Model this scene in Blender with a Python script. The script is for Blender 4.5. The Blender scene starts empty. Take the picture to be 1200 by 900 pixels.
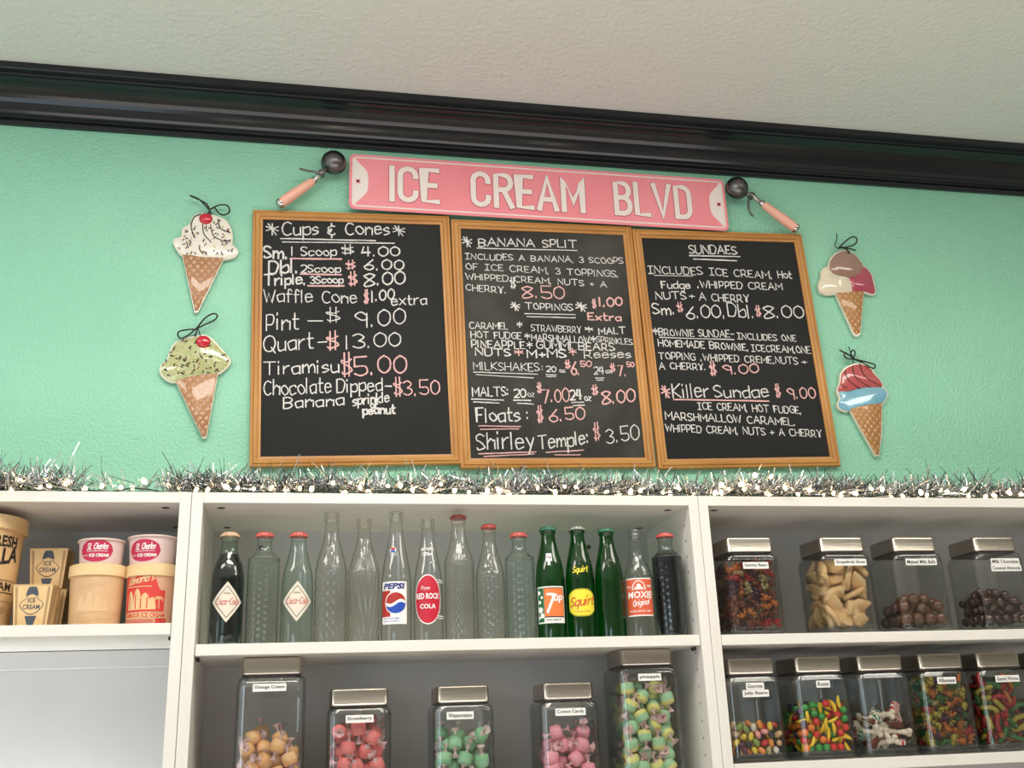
import bpy, math, random
import numpy as np
from mathutils import Vector, Matrix, Euler

random.seed(7)
C = bpy.context.scene.collection
SC = bpy.context.scene
T = 2.02            # height of the shelving tops above the floor; shelf fronts stand at y = 0, the wall at y = WY
WY = 0.30
CEIL = T + 1.045

# ------------------------------------------------------------------ camera
CAM_ROT = (1.9003487644590105, 0.036739675000290656, -0.19238418745524555)
CAM_LOC = (0.2035795624634212, -2.0019012197990036, T - 0.4668426005070746)
FPX = 1230.226
cd = bpy.data.cameras.new('camera'); cam = bpy.data.objects.new('camera', cd); C.objects.link(cam)
cam.rotation_euler = CAM_ROT; cam.location = CAM_LOC
cd.sensor_width = 36; cd.lens = FPX / 1200 * 36; cd.clip_start = .05
SC.camera = cam
_R = Euler(CAM_ROT).to_matrix(); _C = Vector(CAM_LOC)
def at(u, v, y):
    """point of the world plane y that lies on the sight line measured at (u, v)"""
    d = _R @ Vector(((u - 600) / FPX, (450 - v) / FPX, -1)); return _C + d * ((y - _C.y) / d.y)

# ------------------------------------------------------------------ world, exposure, lights
w = bpy.data.worlds.new('world'); SC.world = w; w.use_nodes = True
w.node_tree.nodes['Background'].inputs[0].default_value = (.75, .85, 1, 1)
w.node_tree.nodes['Background'].inputs[1].default_value = .5
SC.view_settings.view_transform = 'Standard'; SC.view_settings.look = 'None'
SC.view_settings.gamma = 1; SC.view_settings.use_curve_mapping = False
SC.view_settings.exposure = 0.18
SC.cycles.use_denoising = True
SC.cycles.transparent_max_bounces = 32; SC.cycles.max_bounces = 8
SC.cycles.sample_clamp_indirect = 6
def area(name, loc, target, sx, sy, power, col):
    l = bpy.data.lights.new(name, 'AREA'); l.shape = 'RECTANGLE'; l.size = sx; l.size_y = sy; l.energy = power; l.color = col
    o = bpy.data.objects.new(name, l); C.objects.link(o); o.location = loc
    o.rotation_euler = (Vector(target) - Vector(loc)).to_track_quat('-Z', 'Y').to_euler(); return o
area('ceiling_panel_light', (.4, -.95, CEIL - .03), (.4, -.95, 0), 1.2, .5, 22, (1, .95, .87))
area('ceiling_panel_light', (2.1, -1.1, CEIL - .03), (2.1, -1.1, 0), 1.2, .5, 15, (1, .94, .84))
area('ceiling_panel_light', (-1.3, -1.2, CEIL - .03), (-1.3, -1.2, 0), 1.2, .5, 17, (1, .96, .90))
area('window_daylight', (-1.75, -4.85, 1.35), (-1.0, 0, 1.6), 1.9, 1.7, 25, (.66, .86, 1))
area('window_daylight', (-2.9, -1.6, 1.5), (0, 0, 2.4), 1.4, 1.4, 13, (.72, .88, 1))
area('added_ceiling_fill', (.6, -1.5, 1.0), (.6, -1.2, 3), 3.4, .8, 18, (1, .93, .93))  # fill light added to brighten the ceiling
cl_ = area('added_cell_fill', (-.48, .03, T - .97), (-.48, .28, T - .70), .85, .06, 2.6, (.86, .92, 1)); cl_.data.spread = 1.5  # unseen cool fill, added to lift the left unit's lower back panel
for x, y, z in ((-.55, -1.1, 2.75), (-.1, -1.25, 2.8), (.15, -1.05, 2.72), (.42, -1.3, 2.78), (.3, -1.7, 2.85), (.8, -1.15, 2.74), (1.15, -1.3, 2.8), (1.6, -1.1, 2.75), (.62, -1.6, 2.7)):
    l = bpy.data.lights.new('pendant_bulb', 'POINT'); l.energy = .75; l.shadow_soft_size = .014; l.color = (1, .88, .7)
    o = bpy.data.objects.new('pendant_bulb', l); C.objects.link(o); o.location = (x, y, z)

# ------------------------------------------------------------------ materials
MATS = {}
def nt(name):
    m = bpy.data.materials.new(name); m.use_nodes = True; t = m.node_tree
    return m, t, t.nodes['Principled BSDF'], t.nodes['Material Output']
def N(t, ty, **k):
    n = t.nodes.new(ty)
    for a, b in k.items():
        if a.startswith('i_'): n.inputs[a[2:].replace('_', ' ')].default_value = b
        else: setattr(n, a, b)
    return n
def mat(name, col, rough=.5, metal=0, noise=None, nscale=20, bump=0, bscale=60, stretch=(1, 1, 1), sss=0, coat=0, emis=None, estr=0, trans=0, detail=3):
    """principled material; col to noise colour mix by a stretched noise, optional bump"""
    if name in MATS: return MATS[name]
    m, t, b, out = nt(name)
    b.inputs['Base Color'].default_value = (*col, 1); b.inputs['Roughness'].default_value = rough; b.inputs['Metallic'].default_value = metal
    if coat: b.inputs['Coat Weight'].default_value = coat; b.inputs['Coat Roughness'].default_value = .08
    if trans: b.inputs['Transmission Weight'].default_value = trans
    if sss:
        b.inputs['Subsurface Weight'].default_value = sss; b.inputs['Subsurface Radius'].default_value = (1, .6, .4); b.inputs['Subsurface Scale'].default_value = .006
    tc = N(t, 'ShaderNodeTexCoord'); mp = N(t, 'ShaderNodeMapping'); mp.inputs['Scale'].default_value = stretch
    t.links.new(tc.outputs['Object'], mp.inputs[0])
    if noise:
        n = N(t, 'ShaderNodeTexNoise'); n.inputs['Scale'].default_value = nscale; n.inputs['Detail'].default_value = detail
        t.links.new(mp.outputs[0], n.inputs['Vector'])
        r = N(t, 'ShaderNodeValToRGB'); r.color_ramp.elements[0].color = (*col, 1); r.color_ramp.elements[1].color = (*noise, 1)
        r.color_ramp.elements[0].position = .35; r.color_ramp.elements[1].position = .68
        t.links.new(n.outputs[0], r.inputs[0]); t.links.new(r.outputs[0], b.inputs['Base Color'])
    if bump:
        n = N(t, 'ShaderNodeTexNoise'); n.inputs['Scale'].default_value = bscale; n.inputs['Detail'].default_value = 4
        t.links.new(mp.outputs[0], n.inputs['Vector'])
        bp = N(t, 'ShaderNodeBump'); bp.inputs['Strength'].default_value = bump; bp.inputs['Distance'].default_value = .004
        t.links.new(n.outputs[0], bp.inputs['Height']); t.links.new(bp.outputs[0], b.inputs['Normal'])
    if emis:
        b.inputs['Emission Color'].default_value = (*emis, 1); b.inputs['Emission Strength'].default_value = estr
    MATS[name] = m; return m
def glass(name, tint, edge, refl=1.0, start=.4, bump=0, bscale=80, wave=None, rough=.03):
    """thin-walled glass: tinted see-through surface, denser tint where it is seen at a slant, plus a Fresnel mirror coat"""
    if name in MATS: return MATS[name]
    m, t, b, out = nt(name); t.nodes.remove(b)
    lw = N(t, 'ShaderNodeLayerWeight'); lw.inputs['Blend'].default_value = .5
    ra = N(t, 'ShaderNodeValToRGB'); e = ra.color_ramp.elements
    e[0].color = (*tint, 1); e[1].color = (*edge, 1); e[0].position = start; e[1].position = .98
    t.links.new(lw.outputs['Facing'], ra.inputs[0])
    tr = N(t, 'ShaderNodeBsdfTransparent'); t.links.new(ra.outputs[0], tr.inputs[0])
    gl = N(t, 'ShaderNodeBsdfGlossy'); gl.inputs['Roughness'].default_value = rough; gl.inputs[0].default_value = (refl, refl, refl, 1)
    lf = N(t, 'ShaderNodeLayerWeight'); lf.inputs['Blend'].default_value = .5
    pw = N(t, 'ShaderNodeMath', operation='POWER'); pw.inputs[1].default_value = 5; t.links.new(lf.outputs['Facing'], pw.inputs[0])
    fr = N(t, 'ShaderNodeMath', operation='MULTIPLY_ADD'); fr.inputs[1].default_value = .8; fr.inputs[2].default_value = .06; t.links.new(pw.outputs[0], fr.inputs[0])
    mx = N(t, 'ShaderNodeMixShader'); t.links.new(fr.outputs[0], mx.inputs[0]); t.links.new(tr.outputs[0], mx.inputs[1]); t.links.new(gl.outputs[0], mx.inputs[2])
    t.links.new(mx.outputs[0], out.inputs[0])
    if bump or wave:
        tc = N(t, 'ShaderNodeTexCoord')
        if wave:
            n = N(t, 'ShaderNodeTexWave'); n.wave_type = 'BANDS'; n.bands_direction = wave; n.inputs['Scale'].default_value = bscale; n.inputs['Distortion'].default_value = 1.5
            t.links.new(tc.outputs['Object'], n.inputs['Vector'])
        else:
            n = N(t, 'ShaderNodeTexNoise'); n.inputs['Scale'].default_value = bscale; n.inputs['Detail'].default_value = 2; t.links.new(tc.outputs['Object'], n.inputs['Vector'])
        bp = N(t, 'ShaderNodeBump'); bp.inputs['Strength'].default_value = bump; bp.inputs['Distance'].default_value = .003
        t.links.new(n.outputs[0], bp.inputs['Height'])
        mm = N(t, 'ShaderNodeMath', operation='MULTIPLY_ADD'); mm.inputs[1].default_value = 1.1 * bump; mm.inputs[2].default_value = -.5 * bump; t.links.new(n.outputs[0], mm.inputs[0])
        ad = N(t, 'ShaderNodeMath', operation='ADD', use_clamp=True); t.links.new(lw.outputs['Facing'], ad.inputs[0]); t.links.new(mm.outputs[0], ad.inputs[1]); t.links.new(ad.outputs[0], ra.inputs[0])
        for q in (gl.inputs['Normal'], lf.inputs['Normal'], lw.inputs['Normal']): t.links.new(bp.outputs[0], q)
    MATS[name] = m; return m
def gummy(name, col):
    if name in MATS: return MATS[name]
    m, t, b, out = nt(name)
    b.inputs['Base Color'].default_value = (*col, 1); b.inputs['Roughness'].default_value = .28
    tl = N(t, 'ShaderNodeBsdfTranslucent'); tl.inputs[0].default_value = (*col, 1)
    mx = N(t, 'ShaderNodeMixShader'); mx.inputs[0].default_value = .38
    t.links.new(b.outputs[0], mx.inputs[1]); t.links.new(tl.outputs[0], mx.inputs[2]); t.links.new(mx.outputs[0], out.inputs[0])
    MATS[name] = m; return m
def chalkmat(name, col):
    m, t, b, out = nt(name)
    b.inputs['Base Color'].default_value = (*col, 1); b.inputs['Roughness'].default_value = .95
    tc = N(t, 'ShaderNodeTexCoord'); n = N(t, 'ShaderNodeTexNoise'); n.inputs['Scale'].default_value = 520; n.inputs['Detail'].default_value = 2
    t.links.new(tc.outputs['Object'], n.inputs['Vector'])
    r = N(t, 'ShaderNodeValToRGB'); r.color_ramp.elements[0].position = .3; r.color_ramp.elements[1].position = .52
    r.color_ramp.elements[0].color = (.25, .25, .25, 1)
    t.links.new(n.outputs[0], r.inputs[0])
    tr = N(t, 'ShaderNodeBsdfTransparent'); mx = N(t, 'ShaderNodeMixShader')
    t.links.new(r.outputs[0], mx.inputs[0]); t.links.new(tr.outputs[0], mx.inputs[1]); t.links.new(b.outputs[0], mx.inputs[2]); t.links.new(mx.outputs[0], out.inputs[0])
    return m
def waffle(name, c1, c2):
    m, t, b, out = nt(name); b.inputs['Roughness'].default_value = .22; b.inputs['Coat Weight'].default_value = .6
    tc = N(t, 'ShaderNodeTexCoord'); hs = []
    for d, sc in ((1, 1), (-1, 1)):
        mp = N(t, 'ShaderNodeMapping'); mp.inputs['Rotation'].default_value = (0, math.radians(40 * d), 0); t.links.new(tc.outputs['Object'], mp.inputs[0])
        wv = N(t, 'ShaderNodeTexWave'); wv.bands_direction = 'X'; wv.inputs['Scale'].default_value = 24; wv.inputs['Distortion'].default_value = .6; t.links.new(mp.outputs[0], wv.inputs[0]); hs.append(wv)
    mm = N(t, 'ShaderNodeMath', operation='MINIMUM'); t.links.new(hs[0].outputs['Fac'], mm.inputs[0]); t.links.new(hs[1].outputs['Fac'], mm.inputs[1])
    r = N(t, 'ShaderNodeValToRGB'); r.color_ramp.elements[0].color = (*c2, 1); r.color_ramp.elements[1].color = (*c1, 1); r.color_ramp.elements[0].position = .05; r.color_ramp.elements[1].position = .4
    t.links.new(mm.outputs[0], r.inputs[0]); t.links.new(r.outputs[0], b.inputs['Base Color'])
    bp = N(t, 'ShaderNodeBump'); bp.inputs['Strength'].default_value = .5; bp.inputs['Distance'].default_value = .003; t.links.new(mm.outputs[0], bp.inputs['Height']); t.links.new(bp.outputs[0], b.inputs['Normal'])
    return m

M_wall = mat('green_wall_paint', (.29, .64, .46), .36, noise=(.32, .68, .49), nscale=3, bump=1, bscale=150)
M_other = mat('plain_side_wall_paint', (.66, .61, .57), .6)
M_ceil = mat('textured_ceiling_paint', (.82, .80, .77), .8, bump=1, bscale=75)
M_floor = mat('wood_floor', (.50, .44, .36), .4, noise=(.56, .50, .42), nscale=4, stretch=(1, 8, 1))
M_trim = mat('black_gloss_trim', (.012, .013, .016), .16)
M_white = mat('white_melamine', (.74, .71, .65), .45, noise=(.78, .75, .70), nscale=30, stretch=(1, 1, .15))
M_whiteh = mat('white_melamine_shelf', (.76, .73, .67), .45, noise=(.80, .77, .71), nscale=30, stretch=(.15, 1, 1))
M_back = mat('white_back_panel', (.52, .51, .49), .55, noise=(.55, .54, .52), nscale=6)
M_dark = mat('dark_hole', (.012, .011, .01), .6)
M_dark2 = mat('dark_plastic_cap', (.05, .04, .035), .5)
M_oakh = mat('oak_rail', (.44, .19, .045), .42, noise=(.60, .30, .085), nscale=55, stretch=(.07, 1, 1), bump=.1, bscale=80)
M_oakv = mat('oak_stile', (.44, .19, .045), .42, noise=(.60, .30, .085), nscale=55, stretch=(1, 1, .07), bump=.1, bscale=80)
M_slate = mat('slate_board', (.014, .0145, .015), .7, noise=(.021, .022, .021), nscale=4)
M_slate2 = mat('dusty_slate_board', (.018, .019, .018), .75, noise=(.075, .071, .060), nscale=4.5, detail=6)
for m_ in (M_slate, M_slate2): m_.node_tree.nodes['Principled BSDF'].inputs['Specular IOR Level'].default_value = .25
M_chalk = chalkmat('white_chalk', (.80, .77, .74))
M_pinkchalk = chalkmat('pink_chalk', (.86, .50, .48))
M_black = mat('black_ink', (.015, .014, .013), .6)
M_paper = mat('label_paper', (.82, .81, .77), .6)
M_lid = mat('brushed_lid', (.50, .46, .40), .27, 1, bump=.05, bscale=300, stretch=(.05, 1, 1))
M_chrome = mat('chrome', (.6, .58, .55), .15, 1)
M_dkmetal = mat('dull_scoop_metal', (.20, .19, .19), .3, 1, noise=(.12, .115, .115), nscale=30)
M_pinkh = mat('pink_handle', (.90, .46, .35), .35)
M_pink = mat('sign_pink', (.86, .25, .29), .35, noise=(.90, .30, .34), nscale=6)
M_pinkl = mat('sign_white', (.86, .76, .72), .35)
M_cream = mat('glazed_cream', (.82, .74, .60), .18, coat=.7)
M_kraft = mat('kraft_card', (.66, .42, .19), .7, noise=(.74, .50, .26), nscale=18)
M_kraft2 = mat('tan_card', (.62, .38, .19), .7, noise=(.68, .45, .25), nscale=25, stretch=(1, 1, .4))
M_kraftlid = mat('pale_kraft_lid', (.74, .50, .24), .7, noise=(.80, .60, .34), nscale=8, stretch=(1, 1, 3))
M_redink = mat('red_ink', (.66, .05, .04), .6)
M_crim = mat('crimson_ink', (.50, .02, .07), .5)
M_navy = mat('slate_blue_ink', (.06, .075, .10), .6)
M_cup = mat('blush_cup_card', (.72, .55, .51), .5)
M_white2 = mat('white_ink', (.85, .83, .80), .5)
M_blue = mat('blue_ink', (.02, .07, .42), .4)
M_navyb = mat('dark_blue_ink', (.02, .03, .20), .4)
M_dkred = mat('dark_red_ink', (.42, .03, .02), .4)
M_orange = mat('orange_ink', (.80, .20, .05), .45)
M_yellow = mat('yellow_ink', (.80, .70, .05), .45)
M_cola = mat('cola_liquid', (.008, .006, .009), .08)
M_sil = mat('silver_foil', (.82, .82, .84), .24, 1)
M_sil2 = mat('dark_foil', (.24, .27, .27), .22, 1)
M_wire = mat('green_wire', (.01, .04, .02), .5)
M_bulb = mat('warm_bulb', (1, .8, .5), .4, emis=(1, .70, .40), estr=7)
M_bulb_off = mat('dim_bulb', (.9, .85, .75), .2, emis=(1, .78, .5), estr=1.2)

# ------------------------------------------------------------------ mesh helpers
class MB:
    def __init__(s): s.v = []; s.f = []; s.m = []; s.M = None
    def add(s, vs, fs, mi=0):
        o = len(s.v)
        if s.M is not None: vs = [s.M @ Vector(v) for v in vs]
        s.v += [tuple(v) for v in vs]; s.f += [tuple(i + o for i in f) for f in fs]; s.m += [mi] * len(fs)
    def box(s, a, b, mi=0):
        (x0, y0, z0), (x1, y1, z1) = a, b
        s.add([(x0, y0, z0), (x1, y0, z0), (x1, y1, z0), (x0, y1, z0), (x0, y0, z1), (x1, y0, z1), (x1, y1, z1), (x0, y1, z1)],
              [(0, 3, 2, 1), (4, 5, 6, 7), (0, 1, 5, 4), (1, 2, 6, 5), (2, 3, 7, 6), (3, 0, 4, 7)], mi)
    def bbox(s, a, b, c, mi=0):
        """box with chamfered edges"""
        (x0, y0, z0), (x1, y1, z1) = a, b; vs = []; 
        for z, i in ((z0, c), (z0 + c, 0), (z1 - c, 0), (z1, c)):
            k = c if i == 0 else c * 1.6
            if i: vs += [(x0 + k, y0 + i, z), (x1 - k, y0 + i, z), (x1 - i, y0 + k, z), (x1 - i, y1 - k, z), (x1 - k, y1 - i, z), (x0 + k, y1 - i, z), (x0 + i, y1 - k, z), (x0 + i, y0 + k, z)]
            else: vs += [(x0 + c, y0, z), (x1 - c, y0, z), (x1, y0 + c, z), (x1, y1 - c, z), (x1 - c, y1, z), (x0 + c, y1, z), (x0, y1 - c, z), (x0, y0 + c, z)]
        fs = [tuple(range(7, -1, -1)), tuple(range(24, 32))]
        for r in range(3):
            for i in range(8): j = (i + 1) % 8; fs.append((r * 8 + i, r * 8 + j, r * 8 + 8 + j, r * 8 + 8 + i))
        s.add(vs, fs, mi)
    def loops(s, L, cap0=True, cap1=True, mi=0):
        n = len(L[0]); vs = [p for l in L for p in l]; fs = []
        for r in range(len(L) - 1):
            for i in range(n): j = (i + 1) % n; fs.append((r * n + i, r * n + j, (r + 1) * n + j, (r + 1) * n + i))
        if cap0: fs.append(tuple(range(n - 1, -1, -1)))
        if cap1: fs.append(tuple(range((len(L) - 1) * n, len(L) * n)))
        s.add(vs, fs, mi)
    def lathe(s, prof, seg=28, cap0=True, cap1=True, mi=0, flute=0, nf=21):
        L = []
        for k, (r, z) in enumerate(prof):
            L.append([((r + (flute * math.cos(nf * 2 * math.pi * i / seg) if r > 0 and k < 2 else 0)) * math.cos(2 * math.pi * i / seg), (r + (flute * math.cos(nf * 2 * math.pi * i / seg) if r > 0 and k < 2 else 0)) * math.sin(2 * math.pi * i / seg), z) for i in range(seg)])
        s.loops(L, cap0, cap1, mi)
    def tube(s, pts, r, seg=6, mi=0, cap=True):
        pts = [Vector(p) for p in pts]; L = []; n = len(pts); up = Vector((.13, .4, .9)).normalized()
        for i, p in enumerate(pts):
            t = (pts[min(i + 1, n - 1)] - pts[max(i - 1, 0)]).normalized()
            if abs(t.dot(up)) > .95: up = Vector((.9, .3, .1)).normalized()
            a = t.cross(up).normalized(); b = t.cross(a); up = -b if False else up
            rr = r[i] if isinstance(r, (list, tuple)) else r
            L.append([tuple(p + (a * math.cos(2 * math.pi * k / seg) + b * math.sin(2 * math.pi * k / seg)) * rr) for k in range(seg)])
        s.loops(L, cap, cap, mi)
    def ball(s, c, r, nu=10, nv=7, mi=0, sc=(1, 1, 1)):
        vs = [(c[0], c[1], c[2] - r * sc[2])]; fs = []
        for j in range(1, nv):
            ph = math.pi * j / nv
            for i in range(nu):
                th = 2 * math.pi * i / nu; vs.append((c[0] + r * sc[0] * math.sin(ph) * math.cos(th), c[1] + r * sc[1] * math.sin(ph) * math.sin(th), c[2] - r * sc[2] * math.cos(ph)))
        vs.append((c[0], c[1], c[2] + r * sc[2])); last = len(vs) - 1
        for i in range(nu): fs.append((0, 1 + (i + 1) % nu, 1 + i)); fs.append((last, last - nu + i, last - nu + (i + 1) % nu))
        for j in range(nv - 2):
            for i in range(nu): a = 1 + j * nu; k = (i + 1) % nu; fs.append((a + i, a + k, a + nu + k, a + nu + i))
        s.add(vs, fs, mi)
    def prism(s, poly, y0, y1, mi=0):
        """poly in (x, z); y0 is the front"""
        L = [[(x, y1, z) for x, z in poly], [(x, y0, z) for x, z in poly]]
        a = sum(poly[i][0] * poly[(i + 1) % len(poly)][1] - poly[(i + 1) % len(poly)][0] * poly[i][1] for i in range(len(poly)))
        if a < 0: L = [l[::-1] for l in L]
        s.loops(L, True, True, mi)
    def build(s, name, mats, parent=None, smooth=False, loc=(0, 0, 0), rot=(0, 0, 0)):
        me = bpy.data.meshes.new(name); me.from_pydata(s.v, [], s.f); me.update()
        if not isinstance(mats, (list, tuple)): mats = [mats]
        for m in mats: me.materials.append(m)
        if len(mats) > 1: me.polygons.foreach_set('material_index', s.m)
        if smooth:
            me.polygons.foreach_set('use_smooth', [True] * len(me.polygons))
            if smooth is not True: me.set_sharp_from_angle(angle=math.radians(smooth))
        o = bpy.data.objects.new(name, me); C.objects.link(o); o.parent = parent; o.location = loc; o.rotation_euler = rot
        return o
def tag(o, label=None, cat=None, group=None, kind=None):
    if label: o['label'] = label
    if cat: o['category'] = cat
    if group: o['group'] = group
    if kind: o['kind'] = kind
    return o
def empty(name, loc, rot=(0, 0, 0), label=None, cat=None, group=None):
    o = bpy.data.objects.new(name, None); C.objects.link(o); o.location = loc; o.rotation_euler = rot; o.empty_display_size = .02
    return tag(o, label, cat, group)
def smooth_line(p, k=5, closed=False):
    """Catmull-Rom through points of any dimension"""
    n = len(p); o = []
    g = (lambda i: p[i % n]) if closed else (lambda i: p[max(0, min(n - 1, i))])
    for i in range(n if closed else n - 1):
        a, b, c, d = g(i - 1), g(i), g(i + 1), g(i + 2)
        for j in range(k):
            t = j / k; o.append(tuple(.5 * (2 * B + (Cc - A) * t + (2 * A - 5 * B + 4 * Cc - D) * t * t + (3 * B - A - 3 * Cc + D) * t ** 3) for A, B, Cc, D in zip(a, b, c, d)))
    if not closed: o.append(tuple(p[-1]))
    return o
def struct(mb, name, m): o = mb.build(name, m); o['kind'] = 'structure'; return o

# ------------------------------------------------------------------ handwriting: a stroke alphabet (x digit, y hex digit; baseline 3, x-height 8, capitals b)
G = {
'A': (6, '033b63|1656'), 'B': (5, '030b|~0b3b593707|~073755330 3'), 'C': (5, '~5a3b1a07143354'), 'D': (5, '030b|~0b3b5957443303'), 'E': (4, '4b0b0343|0737'),
'F': (4, '4b0b03|0737'), 'G': (5, '~5a3b1a07143354|545737'), 'H': (5, '030b|535b|0757'), 'I': (1, '030b'), '!': (4, '0343|0b4b|232b'), 'J': (4, '~4b45331304'),
'K': (5, '030b|5b0753'), 'L': (4, '0b0343'), 'M': (6, '030b366b63'), 'N': (5, '030b535b'), 'O': (5, '~3b1a07143354573a3b'), 'P': (4, '030b|~0b3b493606'),
'Q': (6, '~3b1a071433546 75a3b|4562'), 'R': (5, '030b|~0b3b493606|2653'), 'S': (4, '~4a2b0a0827454413 04'), 'T': (6, '0b6b|3b33'), 'U': (5, '~0b051333555b'),
'V': (5, '0b235b'), 'W': (7, '0b23395 37b'), 'X': (5, '0b53|5b03'), 'Y': (5, '0b375b|2723|3733'), 'Z': (5, '0b5b0353'),
'a': (4, '~473807051344|4843'), 'b': (4, '0b03|~063847442304'), 'c': (4, '~473807051344'), 'd': (4, '~473807051344|4b43'), 'e': (4, '0646|~4638180705134 4'),
'f': (3, '~3a2b1a13|0838'), 'g': (4, '~473807051344|~4842301 0'), 'h': (4, '0b03|~0628374743'), 'i': (1, '0803|0a0b'), 'j': (2, '~28221000'), 'k': (4, '0b03|480543'),
'l': (1, '0b03'), 'm': (6, '0803|~06283633|~36586663'), 'n': (4, '0803|~0628374743'), 'o': (4, '~280705234446 28'), 'p': (4, '0800|~073847442304'), 'q': (4, '4840|~473807051344'),
'r': (3, '0803|~062838'), 's': (3, '~3728070635341303'), 't': (3, '~1b142333|0838'), 'u': (4, '~08051344|4843'), 'v': (4, '082348'), 'w': (6, '0813375368'),
'x': (4, '0843|4803'), 'y': (4, '0824|4810'), 'z': (4, '08480343'),
'0': (4, '~2b09052345492b'), '1': (1, '0b03'), '2': (4, '~0a2b4a4703|0343'), '3': (4, '~0a2b4927|~2746442304'), '4': (4, '1b0646|3b33'), '5': (4, '4b0b07|~073746442304'),
'6': (4, '~4b1705234446 2706'), '7': (4, '0b4b13'), '8': (4, '~2b0a094544230305 494a2b'), '9': (4, '~492b0a09274748|4a43'),
'$': (4, '~4928090836454413 04|1c12|3c32'), '.': (1, '0304'), ',': (1, '0402'), ':': (1, '0405|0809'), '-': (4, '0747'), '+': (4, '0646|2824'), '*': (6, '3b33|0966|0669'),
'&': (4, '~4929080715 2706043344|2b29|2321'), '#': (6, '3b33|0966|0669|1b53'), ' ': (3, ''), "'": (1, '0b09'), '~': (4, '0747'),
}
DENSE = False
def strokes(ch):
    w, d = G[ch]; out = []
    for s in d.replace(' ', '').split('|'):
        if not s: continue
        sm = s[0] == '~'; s = s.lstrip('~')
        p = [(int(s[i]), int(s[i + 1], 16) - 3) for i in range(0, len(s), 2)]
        if sm: p = smooth_line(p, 4, False)
        elif DENSE: p = [(a[0] + (c[0] - a[0]) * k / 4, a[1] + (c[1] - a[1]) * k / 4) for a, c in zip(p, p[1:]) for k in range(4)] + [p[-1]]
        out.append(p)
    return w, out
def ribbon(mb, pts, hw, y, M2, mi=0, cap=.7, wob=0):
    """flat band along pts (2D) of half width hw lying on plane y; M2 maps 2D to (x, z)"""
    p = [M2(q) for q in pts]; n = len(p)
    if n < 2: return
    L = []
    for i in range(n):
        a = p[max(i - 1, 0)]; b = p[min(i + 1, n - 1)]; tx, tz = b[0] - a[0], b[1] - a[1]; l = math.hypot(tx, tz) or 1e-9; tx /= l; tz /= l
        k = 1.0
        if 0 < i < n - 1:
            ux, uz = p[i][0] - a[0], p[i][1] - a[1]; ul = math.hypot(ux, uz) or 1e-9
            k = min(1.9, 1 / max(.45, abs((ux * tx + uz * tz) / ul)))
        x, z = p[i]
        if i == 0: x -= tx * hw * cap; z -= tz * hw * cap
        if i == n - 1: x += tx * hw * cap; z += tz * hw * cap
        h = hw * k * (1 + random.uniform(-wob, wob))
        L.append(((x - tz * h, z + tx * h), (x + tz * h, z - tx * h)))
    vs = []; fs = []
    for i, (a, b) in enumerate(L): yy = y - .00025 * i / n; vs += [(a[0], yy, a[1]), (b[0], yy, b[1])]
    for i in range(n - 1): fs.append((2 * i, 2 * i + 1, 2 * i + 3, 2 * i + 2))
    mb.add(vs, fs, mi)
def handwrite(mb, s, p0, p1, h, hw, y, mi=0, jit=1.0, slant=0, gap=1.6, squash=None):
    """write s from p0 to p1 (x, z on the plane y), capitals h tall"""
    tot = 0
    for ch in s: tot += G[ch][0] + gap
    tot -= gap
    L = math.hypot(p1[0] - p0[0], p1[1] - p0[1]); sx = L / max(tot, 1); sz = h / 8; ux, uz = (p1[0] - p0[0]) / L, (p1[1] - p0[1]) / L; cur = 0
    for ch in s:
        w, st = strokes(ch); j0 = random.uniform(-.4, .4) * jit; j1 = random.uniform(-.03, .03) * jit; js = 1 + random.uniform(-.06, .06) * jit
        for q in st:
            def M2(a):
                X = (cur + (a[0] - w / 2) * js + w / 2) * sx + (a[1] * slant) * sz; Z = (a[1] * js + j0) * sz + (a[0]) * sx * j1
                return (p0[0] + ux * X - uz * Z * 0, p0[1] + uz * X + Z)
            ribbon(mb, q, hw, y - random.uniform(0, .00015), M2, mi, wob=.18 * jit)
        cur += w + gap

# printed lettering from the built-in font, as flat mesh data
_TC = {}
def text2d(s, bold=0.0):
    k = (s, bold)
    if k in _TC: return _TC[k]
    cu = bpy.data.curves.new('t', 'FONT'); cu.body = s; cu.size = 1; cu.offset = bold; cu.resolution_u = 2
    o = bpy.data.objects.new('t', cu); C.objects.link(o); dg = bpy.context.evaluated_depsgraph_get(); dg.update()
    me = o.evaluated_get(dg).to_mesh(); vs = [(v.co.x, v.co.y) for v in me.vertices]; fs = [tuple(p.vertices) for p in me.polygons]
    bpy.data.objects.remove(o); bpy.data.curves.remove(cu)
    x0 = min(v[0] for v in vs); x1 = max(v[0] for v in vs); y0 = min(v[1] for v in vs); y1 = max(v[1] for v in vs)
    vs = [((x - x0) / (x1 - x0), (y - y0) / (y1 - y0)) for x, y in vs]; _TC[k] = (vs, fs); return _TC[k]
def print_flat(mb, s, cx, z0, w, h, y, mi=0, bold=.01, slant=0, rise=0):
    vs, fs = text2d(s, bold); mb.add([(cx - w / 2 + a * w + b * h * slant, y, z0 + b * h + a * rise) for a, b in vs], fs, mi)

# ------------------------------------------------------------------ the room
b = MB(); b.box((-3.2, -5.2, -.1), (4.6, .5, 0)); struct(b, 'floor', M_floor)
b = MB(); b.box((-3.2, -5.2, CEIL), (4.6, .5, CEIL + .1)); struct(b, 'ceiling', M_ceil)
b = MB(); b.box((-3.2, WY, 0), (4.6, WY + .15, CEIL)); struct(b, 'wall_back', M_wall)
b = MB(); b.box((-3.2, -5.2, 0), (-3.05, WY, CEIL)); struct(b, 'wall_left', M_other)
b = MB(); b.box((4.45, -5.2, 0), (4.6, WY, CEIL)); struct(b, 'wall_right', M_other)
b = MB(); b.box((-3.05, -5.2, 0), (4.45, -5.05, CEIL)); struct(b, 'wall_front', M_other)
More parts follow.
